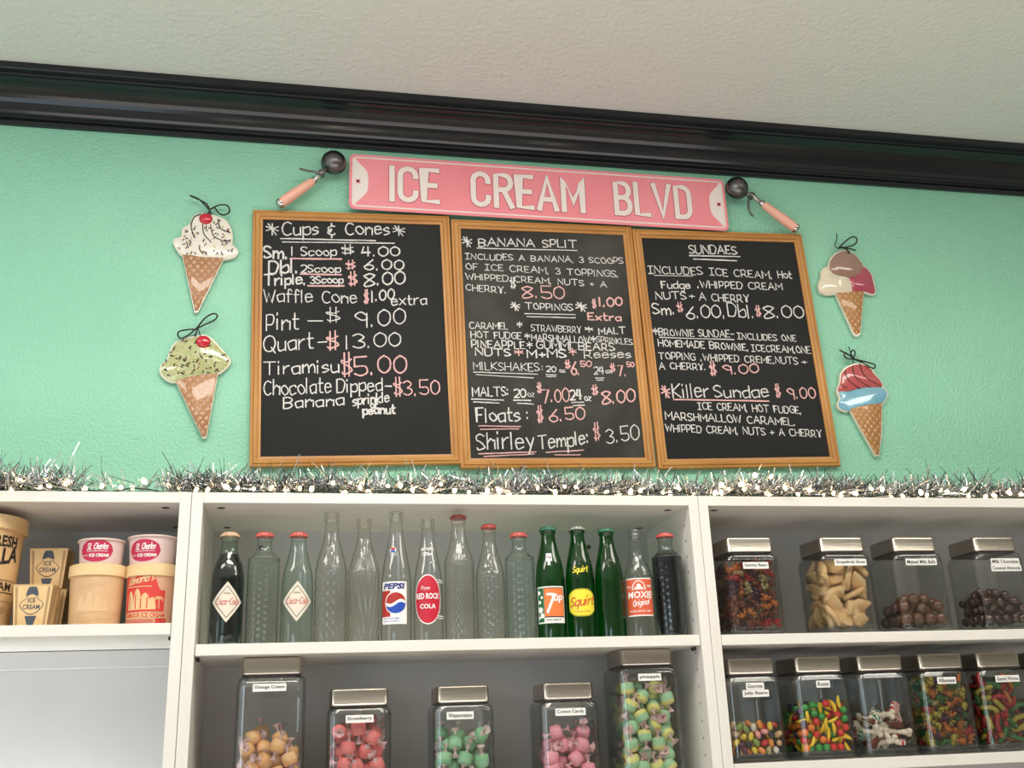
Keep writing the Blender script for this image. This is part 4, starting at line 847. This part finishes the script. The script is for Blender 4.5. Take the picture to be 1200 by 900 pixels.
def carton(x, y, z, label, w0=.056, w1=.068, h=.0745, d0=.040, d1=.050, yaw=-4):
    e = empty('ice_cream_carton', (x, y, z), (0, 0, math.radians(yaw)), label, 'carton', 'small kraft ice cream cartons'); cr = mat('carton_card', (.70, .47, .22), .7, noise=(.76, .54, .28), nscale=30); ed = mat('carton_edge', (.42, .27, .13), .7)
    lo = [(-w0 / 2, 0, 0), (w0 / 2, 0, 0), (w0 / 2, d0, 0), (-w0 / 2, d0, 0)]; hi = [(-w1 / 2, -.004, h), (w1 / 2, -.004, h), (w1 / 2, d1, h), (-w1 / 2, d1, h)]
    b = MB(); b.loops([lo, hi]); b.build('carton_body', cr, e)
    b = MB(); b.box((-w1 / 2 - .0008, -.005, h), (w1 / 2 + .0008, d1 + .0006, h + .0012)); b.build('top_flap', cr, e)
    def fp(u, z): t = z / h; return (u * (w0 + (w1 - w0) * t) / w1, -.004 * t, z)
    pr = MB()
    def quad(P, mi, e_): pr.add([(lambda q: (q[0], q[1] - e_, q[2]))(fp(u, z)) for u, z in P], [tuple(range(len(P)))], mi)
    for s in (-1, 1): quad([(s * .026, .003), (s * .0305, .003), (s * .0305, h - .003), (s * .026, h - .003)], 2, .0003)
    quad([(-.006, .003), (.006, .003), (.0115, .020), (-.0115, .020)], 0, .0004); quad([(-.009, .066), (.009, .066), (.0115, .056), (-.0115, .056)], 0, .0004); quad([(-.006, .0715), (.006, .0715), (.009, .066), (-.009, .066)], 0, .0004)
    sh1 = [(-.023, .040), (-.020, .034), (-.014, .028), (-.008, .024), (0, .022), (.008, .024), (.014, .028), (.020, .034), (.023, .040), (.018, .046), (.011, .050), (.008, .057), (0, .060), (-.008, .057), (-.011, .050), (-.018, .046)]
    quad(sh1, 0, .0006); quad([(a * .93, .041 + (c - .041) * .92) for a, c in sh1], 1, .0008)
    for s, zz, ww in (('ICE', .0435, .014), ('CREAM', .0315, .032)):
        vs, fs = text2d(s, .02); pr.add([(lambda q: (q[0], q[1] - .0011, q[2]))(fp(-ww / 2 + a * ww, zz + c * .0085)) for a, c in vs], fs, 0)
    pr.build('carton_print', [M_navy, cr, ed], e)
    b = MB(); 
    for s in (-1, 1): b.add([(s * (w0 / 2 + .0006), .002, .002), (s * (w0 / 2 + .0006), d0 * .45, .002), (s * (w1 / 2 + .0006), d1 * .5, h - .002), (s * (w1 / 2 + .0006), 0, h - .002)], [(0, 1, 2, 3)])
    b.build('side_fold', ed, e)
    return e
carton(-.2685, .040, ZL, 'kraft ice cream carton in front, directly on the shelf')
carton(-.2580, .105, ZL, 'kraft ice cream carton behind the front one, under another carton', yaw=-2)
carton(-.2620, .103, ZL + .0765, 'kraft ice cream carton stacked on top of the rear one', yaw=-3)

# ------------------------------------------------------------------ candy jars
gJar = glass('jar_glass', (.975, .98, .975), (.50, .54, .54), start=.25); 
def rsq(w_, d_, r, z, n=4, cx=0, cy=0):
    o = []
    for sx, sy, a0 in ((1, 1, 0), (-1, 1, 90), (-1, -1, 180), (1, -1, 270)):
        for k in range(-1, n + 2):
            a = math.radians(a0 + 90 * min(max(k, 0), n) / n); e = .003 if k in (-1, n + 1) else 0; q = a + (-1 if k < 0 else 1) * math.pi / 2
            o.append((cx + sx * (w_ / 2 - r) + r * math.cos(a) + e * math.cos(q), cy + sy * (d_ / 2 - r) + r * math.sin(a) + e * math.sin(q), z))
    return o
JT = {}
def jar(x, yf, z, w_, d_, h, label, lines, lx=0, lz=None, lidw=None, yaw=0):
    """square glass jar; origin at its base centre; yf is where its front face stands"""
    e = empty('candy_jar', (x, yf + d_ / 2, z), (0, 0, math.radians(yaw)), label, 'jar', 'square glass candy jars with brushed metal lids')
    lw_ = lidw or w_ * .87; ld = d_ * .87; bh = h - .031; b = MB()
    b.loops([rsq(w_ * .86, d_ * .86, .012, .0008), rsq(w_ * .95, d_ * .95, .013, .0015), rsq(w_, d_, .014, .006), rsq(w_, d_, .014, .009), rsq(w_, d_, .014, bh - .019), rsq(w_, d_, .014, bh - .016), rsq(w_ * .985, d_ * .985, .016, bh - .008), rsq(w_ * .93, d_ * .93, .018, bh - .003), rsq(lw_ * .95, ld * .95, .014, bh), rsq(lw_ * .95, ld * .95, .014, bh + .012)], True, False)
    t = .0032
    b.loops([rsq(lw_ * .95 - 2 * t, ld * .95 - 2 * t, .012, bh + .011), rsq(lw_ * .95 - 2 * t, ld * .95 - 2 * t, .012, bh - .004), rsq(w_ - 2 * t, d_ - 2 * t, .011, bh - .014), rsq(w_ - 2 * t, d_ - 2 * t, .011, bh - .017), rsq(w_ - 2 * t, d_ - 2 * t, .011, .017), rsq(w_ - 2 * t, d_ - 2 * t, .011, .014), rsq(w_ * .9 - 2 * t, d_ * .9 - 2 * t, .011, .008)], False, True)
    b.build('glass_body', gJar, e, smooth=True)
    b = MB(); b.loops([rsq(lw_, ld, .008, bh + .001), rsq(lw_ + .001, ld + .001, .008, bh + .003), rsq(lw_, ld, .008, bh + .004), rsq(lw_, ld, .008, h - .004), rsq(lw_ - .001, ld - .001, .008, h - .0015), rsq(lw_ - .004, ld - .004, .007, h)]); b.build('lid', M_lid, e, smooth=35)
    b = MB(); b.loops([rsq(lw_ * .965, ld * .965, .009, bh - .0015), rsq(lw_ * .965, ld * .965, .009, bh + .001)]); b.build('seal_ring', M_dark2, e, smooth=35)
    zz = lz if lz is not None else bh - .026
    for i, s in enumerate(lines):
        wd = min(.072, .0043 * len(s) + .008); y0 = -d_ / 2 - .0009; zi = zz - .004 - i * .0139; off = lx
        b = MB(); b.box((off - wd / 2, y0, zi), (off + wd / 2, y0 + .0007, zi + .0135)); lab = b.build('name_label', M_paper, e)
        b = MB(); print_flat(b, s, off, zi + .0030, wd - .006, .0078, y0 - .0002, bold=.02); b.build('lettering', M_black, lab)
    JT[e.name] = bh - .006; return e
def pack(n, r, w_, d_, seed, it=260, squash=1.0):
    """settle n balls of radius r in a w x d box by relaxation; returns centres above the floor z = 0"""
    rg = np.random.RandomState(seed); p = np.empty((n, 3)); p[:, 0] = rg.uniform(-w_ / 2 + r, w_ / 2 - r, n); p[:, 1] = rg.uniform(-d_ / 2 + r, d_ / 2 - r, n)
    hgt = n * 4.19 * r ** 3 / (.5 * w_ * d_); p[:, 2] = rg.uniform(r, hgt + r * 2, n); iu = np.triu_indices(n, 1)
    for k in range(it):
        p[:, 2] -= r * .10 * (1 - k / it)
        for _ in range(2):
            d = p[iu[0]] - p[iu[1]]; L = np.sqrt((d * d).sum(1)) + 1e-9; ov = 2 * r - L; m = ov > 0
            c = d[m] / L[m, None] * (ov[m] * .42)[:, None]; np.add.at(p, iu[0][m], c); np.add.at(p, iu[1][m], -c)
            p[:, 0] = np.clip(p[:, 0], -w_ / 2 + r, w_ / 2 - r); p[:, 1] = np.clip(p[:, 1], -d_ / 2 + r, d_ / 2 - r); p[:, 2] = np.maximum(p[:, 2], r)
    return p
CX = {}
def cmesh(key, fn, mats):
    if key not in CX:
        b = MB(); fn(b); o = b.build('t', mats, None, smooth=True); CX[key] = o.data; bpy.data.objects.remove(o)
    return CX[key]
def fill(j, n, r, kinds, seed, w_=.105, d_=.105, z0=.0145, upright=0, side=False):
    """kinds: (weight, object name, label, category, group, list of (part name, mesh)); the first entry is the root"""
    rg = random.Random(seed); ps = pack(n, r, w_, d_, seed); ps = ps[np.argsort(ps[:, 2])]
    base = j.location; wt = [k[0] for k in kinds]; top = ps[:, 2].max()
    hmax = JT[j.name] - z0
    for p in ps:
        _, nm, lb, ct, gp, parts = rg.choices(kinds, wt)[0]
        rot = (rg.uniform(0, 6.28), rg.uniform(0, 6.28), rg.uniform(0, 6.28)) if not upright else (rg.uniform(-upright, upright), rg.uniform(-upright, upright), rg.uniform(0, 6.28))
        if not (p[1] < -d_ / 2 + 3.4 * r or abs(p[0]) > w_ / 2 - 2.4 * r or p[2] > top - 3 * r or p[1] > d_ / 2 - 2.2 * r): continue
        if side and p[0] > -w_ / 2 + 3 * r: continue
        Rm = np.array(Euler(rot).to_matrix()); V = np.vstack([np.array([v.co for v in me.vertices]) for _, me in parts]) @ Rm.T; lo = V.min(0) + p; hi = V.max(0) + p; q = p.copy()
        for k, hw_ in ((0, w_ / 2), (1, d_ / 2)):
            if lo[k] < -hw_: q[k] += -hw_ - lo[k]
            elif hi[k] > hw_: q[k] -= hi[k] - hw_
        if lo[2] < 0: q[2] -= lo[2]
        if hi[2] + q[2] - p[2] > hmax: continue
        o = bpy.data.objects.new(nm, parts[0][1]); C.objects.link(o)
        o.location = (base.x + q[0], base.y + q[1], base.z + z0 + q[2]); o.rotation_euler = rot
        tag(o, lb, ct, gp)
        for pn, me in parts[1:]: c = bpy.data.objects.new(pn, me); C.objects.link(c); c.parent = o

# candy shapes
def s_bear(k):
    def f(b):
        b.ball((0, 0, 0), .0058 * k, 8, 6, sc=(1, .75, 1.25)); b.ball((0, -.001 * k, .0092 * k), .0046 * k, 8, 6, sc=(1, .85, .95))
        for s in (-1, 1):
            b.ball((s * .0035 * k, -.0005, .0132 * k), .0017 * k, 6, 4); b.ball((s * .0046 * k, -.0038 * k, .0025 * k), .0022 * k, 6, 4, sc=(1, 1.4, 1)); b.ball((s * .0042 * k, -.0042 * k, -.0052 * k), .0027 * k, 6, 4, sc=(1, 1.5, 1))
        b.ball((0, -.005 * k, .0085 * k), .0016 * k, 6, 4)
    return f
def s_bean(b):
    pts = [(-.0085, 0, .0008), (-.0070, 0, .0004), (-.0035, 0, -.0003), (0, 0, -.0006), (.0035, 0, -.0003), (.0070, 0, .0004), (.0085, 0, .0008)]; b.tube(pts, [.0012, .0042, .0056, .0058, .0056, .0042, .0012], 8)
def s_banana(b):
    pts = [(-.013 + .0037 * i, 0, .0045 * math.cos((i - 3.5) / 3.5 * 1.3) - .002) for i in range(8)]; b.tube(pts, [.0012, .0026, .0036, .0040, .0040, .0036, .0026, .0010], 7)
def s_round(r): return lambda b: b.ball((0, 0, 0), r, 10, 7)
def s_almond(b): b.ball((0, 0, 0), .0098, 10, 7, sc=(1.25, .95, .85))
def s_slice(b):
    n = 9; L = []
    for y, k in ((-.0050, .88), (-.0035, 1), (.0035, 1), (.0050, .88)):
        ring = [(0, y, 0)] + [(.030 * k * math.cos(math.radians(20 + 140 * i / n)), y, -.0125 + .030 * k * math.sin(math.radians(20 + 140 * i / n))) for i in range(n + 1)]; ring[0] = (0, y, -.0125 + .002 * (1 - k)); L.append(ring)
    b.loops(L)
def s_worm(v):
    def f(b):
        n = 12; pts = [((i - n / 2) * .0050, .008 * math.sin(i * .55 + v), .011 * math.sin(i * .42 + v * 2)) for i in range(n + 1)]
        rr = [.0052 + (.0006 if i % 2 else -.0003) for i in range(n + 1)]; rr[0] = rr[-1] = .0030
        b.tube(pts[:7], rr[:7], 7, 0); b.tube(pts[6:], rr[6:], 7, 1)
    return f
def s_taffy(v):
    def f(b):
        rr = .0134; n = 14; rg = random.Random(v)
        L = []
        for x, k in ((-.0108, .80), (-.0088, .97), (-.002, 1.03), (.004, 1.0), (.0088, .97), (.0108, .80)): L.append([(x, rr * k * (1 + .04 * math.cos(3 * a + v)) * math.cos(a), rr * k * math.sin(a)) for a in [6.2832 * i / n for i in range(n)]])
        b.loops([L[i] for i in (0, 1, 2)], True, False, 0); b.loops([L[i] for i in (2, 3, 4, 5)], False, True, 1)
        for s in (-1, 1): b.lathe([(.0001, 0), (.0055, 0)], 10, False, False, 2); 
        k = len(b.v) - 40
        for q in range(40):
            x, y, z = b.v[k + q]; sgn = -1 if q < 20 else 1; b.v[k + q] = (sgn * .0111, x, y)
    return f
def s_twist(v):
    def f(b):
        rg = random.Random(v)
        for s in (-1, 1):
            n = 9; L = []
            for t, r0, r1 in ((0, .0110, .008), (.25, .0035, .002), (.45, .002, .0016), (.75, .006, .002), (1, .0130, .0040)):
                L.append([(s * (.0098 + t * .0165), (r0 if i % 2 else r0 * .6) * math.cos(6.2832 * i / n + t * 2), (r1 if i % 2 else r0 * .7) * math.sin(6.2832 * i / n + t * 2)) for i in range(n)])
            b.loops(L, False, False)
    return f
def s_mint(b):
    n = 16; r = .0125
    for y0, s in ((-.0042, 1), (.0042, -1)):
        for i in range(n):
            a0, a1 = 6.2832 * i / n, 6.2832 * (i + 1) / n; tw = .5
            b.add([(0, y0 * 1.1, 0), (r * .6 * math.cos(a0), y0 * 1.05, r * .6 * math.sin(a0)), (r * math.cos(a0 + tw), y0 * .7, r * math.sin(a0 + tw)), (r * math.cos(a1 + tw), y0 * .7, r * math.sin(a1 + tw)), (r * .6 * math.cos(a1), y0 * 1.05, r * .6 * math.sin(a1))], [(0, 1, 2, 3, 4)], i % 2)
    for i in range(n):
        a0, a1 = 6.2832 * i / n + .5, 6.2832 * (i + 1) / n + .5
        b.add([(r * math.cos(a0), -.0029, r * math.sin(a0)), (r * math.cos(a1), -.0029, r * math.sin(a1)), (r * math.cos(a1), .0029, r * math.sin(a1)), (r * math.cos(a0), .0029, r * math.sin(a0))], [(0, 1, 2, 3)], i % 2)
def s_bone(b):
    b.tube([(0, 0, -.022), (0, 0, -.014), (0, 0, 0), (0, 0, .014), (0, 0, .022)], [.0070, .0060, .0042, .0060, .0070], 8)
    for z in (-.022, .022):
        for s in (-1, 1): b.ball((s * .0050, 0, z), .0062, 7, 5)
def s_cola(b):
    b.lathe([(.003, -.018), (.0055, -.017), (.0058, -.006), (.0050, 0), (.0040, .007), (.0025, .012), (.0027, .018)], 9)

GC = {'red': (.42, .018, .02), 'orange': (.52, .16, .03), 'yellow': (.46, .36, .05), 'green': (.05, .18, .05), 'clear': (.46, .36, .18), 'purple': (.10, .03, .07), 'brown': (.20, .05, .025)}
def gb(color, size, where, wgt): return (wgt, 'gummy_bear', '%s gummy bear in the jar %s' % (color, where), 'candy', '%s gummy bears in the jar %s' % (color, where), [('gummy_bear', cmesh(('bear', color, size), s_bear(size), [gummy('gummy_' + color, GC[color])]))])
M_choc = mat('milk_chocolate', (.10, .040, .022), .22, noise=(.15, .065, .038), nscale=90, coat=.3); M_choc2 = mat('dark_milk_chocolate', (.055, .022, .013), .15, coat=.5)

ZA, ZB, ZM = T - .2795, T - .5205, T - .56
JW = .116; JH = .197
J1 = jar(1.112, .012, ZA, JW, JW, JH, 'jar labelled Gummy Bears, leftmost in the upper right row', ['Gummy Bears'], .004, lz=JH - .062)
J2 = jar(1.3185, .010, ZA, JW, JW, JH, 'jar labelled Grapefruit Slices, second in the upper right row', ['Grapefruit Slices'], .008)
J3 = jar(1.486, .010, ZA, JW, JW, JH, 'jar labelled Malted Milk Balls, third in the upper right row', ['Malted Milk Balls'], .003)
J4 = jar(1.678, .010, ZA, JW, JW, JH, 'jar labelled Milk Chocolate Covered Almonds in the upper right row', ['Milk Chocolate', 'Covered Almonds'], .010)
J5 = jar(1.875, .010, ZA, JW, JW, JH, 'upper row jar cut off by the right picture edge', [])
K1 = jar(1.094, .030, ZB, JW, JW, JH, 'jar labelled Gourmet Jelly Beans, leftmost in the lower right row', ['Gourmet', 'Jelly Beans'], .0)
K2 = jar(1.238, .026, ZB, JW, JW, JH, 'jar of bright fruit shaped candies with yellow bananas, second in the lower right row', ['Runts'], .0)
K3 = jar(1.375, .026, ZB, JW, JW, JH, 'unlabelled jar of bones and peppermints, third in the lower right row', [])
K4 = jar(1.513, .026, ZB, JW, JW, JH, 'jar full of gummy bears, fourth in the lower right row, beside the worms', ['Albanese'], .0)
K5 = jar(1.6475, .026, ZB, JW, JW, JH, 'jar labelled Gummi Worms, fifth in the lower right row', ['Gummi Worms'], .006)
K6 = jar(1.785, .026, ZB, JW, JW, JH, 'lower row jar cut off by the right picture edge', [])
JX = .124
L1 = jar(.157, .035, ZM, JX, JX, .2595, 'tall jar labelled Orange Cream, leftmost in the bottom middle row', ['Orange Cream'], -.003, lidw=.108)
L2 = jar(.318, .045, ZM, .118, .118, .200, 'jar labelled Strawberry in the bottom middle row', ['Strawberry'], .0, lidw=.107)
L3 = jar(.513, .045, ZM, .116, .116, .200, 'jar labelled Watermelon in the bottom middle row', ['Watermelon'], -.008, lidw=.100)
L4 = jar(.7185, .045, ZM, .116, .116, .200, 'jar labelled Cotton Candy in the bottom middle row', ['Cotton Candy'], .0, lidw=.100)
L5 = jar(.879, .035, ZM, JX, JX, .2595, 'tall jar labelled pineapple, rightmost in the bottom middle row', ['pineapple'], .0, lidw=.106)

A = 'labelled Gummy Bears'
fill(J1, 215, .0102, [gb('red', 1.15, A, 2), gb('orange', 1.15, A, 4), gb('purple', 1.15, A, 3), gb('clear', 1.15, A, 2), gb('brown', 1.15, A, 5)], 11)
ms = cmesh('slice', s_slice, [mat('sugared_slice', (.72, .44, .18), .75, noise=(.80, .56, .30), nscale=60, bump=.5, bscale=900)])
fill(J2, 74, .0148, [(1, 'candy_slice', 'sugared peach coloured fruit slice in the Grapefruit Slices jar', 'candy', 'sugared slices in the Grapefruit Slices jar', [('candy_slice', ms)])], 12)
fill(J3, 36, .0130, [(1, 'malted_milk_ball', 'round milk chocolate ball in the Malted Milk Balls jar', 'candy', 'chocolate balls in the Malted Milk Balls jar', [('b', cmesh('malt', s_round(.0130), [M_choc]))])], 13)
fill(J4, 80, .0108, [(1, 'chocolate_almond', 'glossy chocolate covered almond in the Milk Chocolate Covered Almonds jar', 'candy', 'almonds in the Milk Chocolate Covered Almonds jar', [('a', cmesh('alm', s_almond, [M_choc2]))])], 14)
fill(J5, 70, .0100, [(1, 'chocolate_almond', 'chocolate covered nut in the jar at the right picture edge', 'candy', 'chocolates in the upper jar at the right edge', [('a', cmesh('alm', s_almond, [M_choc2]))])], 15, side=True)
BC = {'red': (.55, .02, .02), 'orange': (.75, .25, .04), 'yellow': (.75, .55, .05), 'white': (.75, .68, .55), 'pink': (.75, .30, .28), 'black': (.015, .015, .02), 'dark blue': (.03, .05, .10), 'green': (.22, .32, .08), 'olive': (.35, .30, .12), 'purple': (.12, .03, .07), 'tan': (.60, .38, .20)}
fill(K1, 190, .0078, [(wg_, 'jelly_bean', c + ' jelly bean in the Gourmet Jelly Beans jar', 'candy', c + ' jelly beans in the jar', [('b', cmesh(('bean', c), s_bean, [mat('bean_' + c.replace(' ', '_'), BC[c], .18, coat=.4)]))]) for c, wg_ in (('red', 3), ('orange', 2), ('yellow', 2), ('white', 1), ('pink', 2), ('black', 3), ('dark blue', 4), ('green', 2), ('olive', 2), ('purple', 1), ('tan', 2))], 16)
def rn(nm, c, sh, col, wgt): return (wgt, nm, '%s candy in the jar of fruit shaped candies' % c, 'candy', '%s candies in the fruit candy jar' % c, [('c', cmesh(('runt', c), sh, [mat('runt_' + c.replace(' ', '_'), col, .25, coat=.3)]))])
fill(K2, 268, .0083, [rn('banana_candy', 'yellow banana shaped', s_banana, (.85, .58, .02), 6), rn('lime_candy', 'round green', s_round(.0074), (.03, .30, .05), 4), rn('strawberry_candy', 'round red', s_round(.0074), (.65, .02, .02), 3), rn('orange_candy', 'round orange', s_round(.0076), (.80, .20, .02), 2), rn('grape_candy', 'round dark purple', s_round(.0074), (.05, .02, .06), 2)], 17)
mw = mat('mint_white', (.82, .76, .70), .2); mr = mat('mint_red', (.58, .02, .03), .2); mg = mat('mint_green', (.03, .30, .13), .2); wrp = glass('cellophane', (.9, .9, .9), (.6, .6, .6))
P3 = 'in the unlabelled jar'
fill(K3, 48, .0128, [(3, 'peppermint', 'red and white swirl peppermint ' + P3, 'candy', 'red peppermints ' + P3, [('m', cmesh('mintr', s_mint, [mr, mw])), ('wrapper_twist', cmesh('mtw', s_twist(3), [wrp]))]),
 (1, 'peppermint', 'green and white swirl mint ' + P3, 'candy', 'green mints ' + P3, [('m', cmesh('mintg', s_mint, [mg, mw])), ('wrapper_twist', cmesh('mtw', s_twist(3), [wrp]))]),
 (4, 'bone_candy', 'white bone shaped candy ' + P3, 'candy', 'white bone candies ' + P3, [('m', cmesh('bone', s_bone, [mat('bone_white', (.80, .70, .55), .35)]))]),
 (4, 'cola_gummy', 'dark brown bottle shaped gummy ' + P3, 'candy', 'brown gummies ' + P3, [('m', cmesh('colag', s_cola, [gummy('gummy_cola', (.20, .04, .02))]))])], 18)
A = 'in the lower right row'
fill(K4, 225, .0100, [gb('red', 1.1, A, 2), gb('orange', 1.1, A, 4), gb('yellow', 1.1, A, 5), gb('green', 1.1, A, 4), gb('clear', 1.1, A, 2), gb('purple', 1.1, A, 1)], 19)
for k_, (ca, cb_) in enumerate((('red', 'green'), ('orange', 'red'), ('yellow', 'green'), ('red', 'yellow'))):
    GCn = '%s and %s' % (ca, cb_)
    CX[('wk', k_)] = cmesh(('worm', k_), s_worm(k_ * 1.3), [gummy('gummy_' + ca, GC[ca]), gummy('gummy_' + cb_, GC[cb_])])
fill(K5, 115, .0128, [(1, 'gummy_worm', '%s gummy worm in the jar labelled Gummi Worms' % n_, 'candy', '%s gummy worms' % n_, [('w', CX[('wk', k_)])]) for k_, n_ in enumerate(('red and green', 'orange and red', 'yellow and green', 'red and yellow'))], 20, w_=.098, d_=.098)
fill(K6, 120, .0105, [(1, 'gummy_candy', 'dark red gummy candy in the jar at the lower right edge', 'candy', 'dark red gummies at the right edge', [('w', cmesh(('bear', 'brown', 1.2), s_bear(1.2), [gummy('gummy_brown', GC['brown'])]))])], 21, side=True)
def taffy(nm, lab, grp, c1, c2, c3, wc, seedv):
    m1 = mat(nm + '_a', c1, .5); m2 = mat(nm + '_b', c2, .5); m3 = mat(nm + '_c', c3, .5); wm = mat('wax_' + nm, wc, .35, trans=.25)
    return [(1, 'taffy', lab, 'candy', grp, [('t', cmesh((nm, v), s_taffy(v), [m1, m2, m3])), ('wrapper_twist', cmesh((nm, 'w', v), s_twist(v), [wm]))]) for v in (1, 2, 3)]
fill(L1, 38, .0168, taffy('orange_cream', 'wrapped orange and cream taffy in the jar labelled Orange Cream', 'taffies in the Orange Cream jar', (.80, .42, .16), (.84, .50, .24), (.80, .66, .45), (.78, .55, .55), 1), 31, w_=.112, d_=.112)
fill(L2, 58, .0166, taffy('strawberry', 'wrapped coral pink taffy in the jar labelled Strawberry', 'taffies in the Strawberry jar', (.80, .17, .17), (.82, .22, .21), (.84, .30, .28), (.80, .55, .54), 1), 32, w_=.106, d_=.106)
fill(L3, 28, .0168, taffy('watermelon', 'wrapped green taffy with pink centre in the jar labelled Watermelon', 'taffies in the Watermelon jar', (.22, .50, .27), (.30, .56, .34), (.75, .25, .18), (.78, .62, .56), 1), 33, w_=.104, d_=.104)
fill(L4, 28, .0168, taffy('cotton', 'wrapped pink taffy with blue centre in the jar labelled Cotton Candy', 'taffies in the Cotton Candy jar', (.82, .30, .38), (.84, .34, .42), (.25, .32, .62), (.82, .50, .52), 1), 34, w_=.104, d_=.104)
fill(L5, 94, .0164, taffy('pineapple', 'wrapped yellow and green taffy in the jar labelled pineapple', 'taffies in the pineapple jar', (.70, .66, .22), (.34, .58, .34), (.66, .68, .30), (.76, .52, .50), 1), 35, w_=.112, d_=.112)
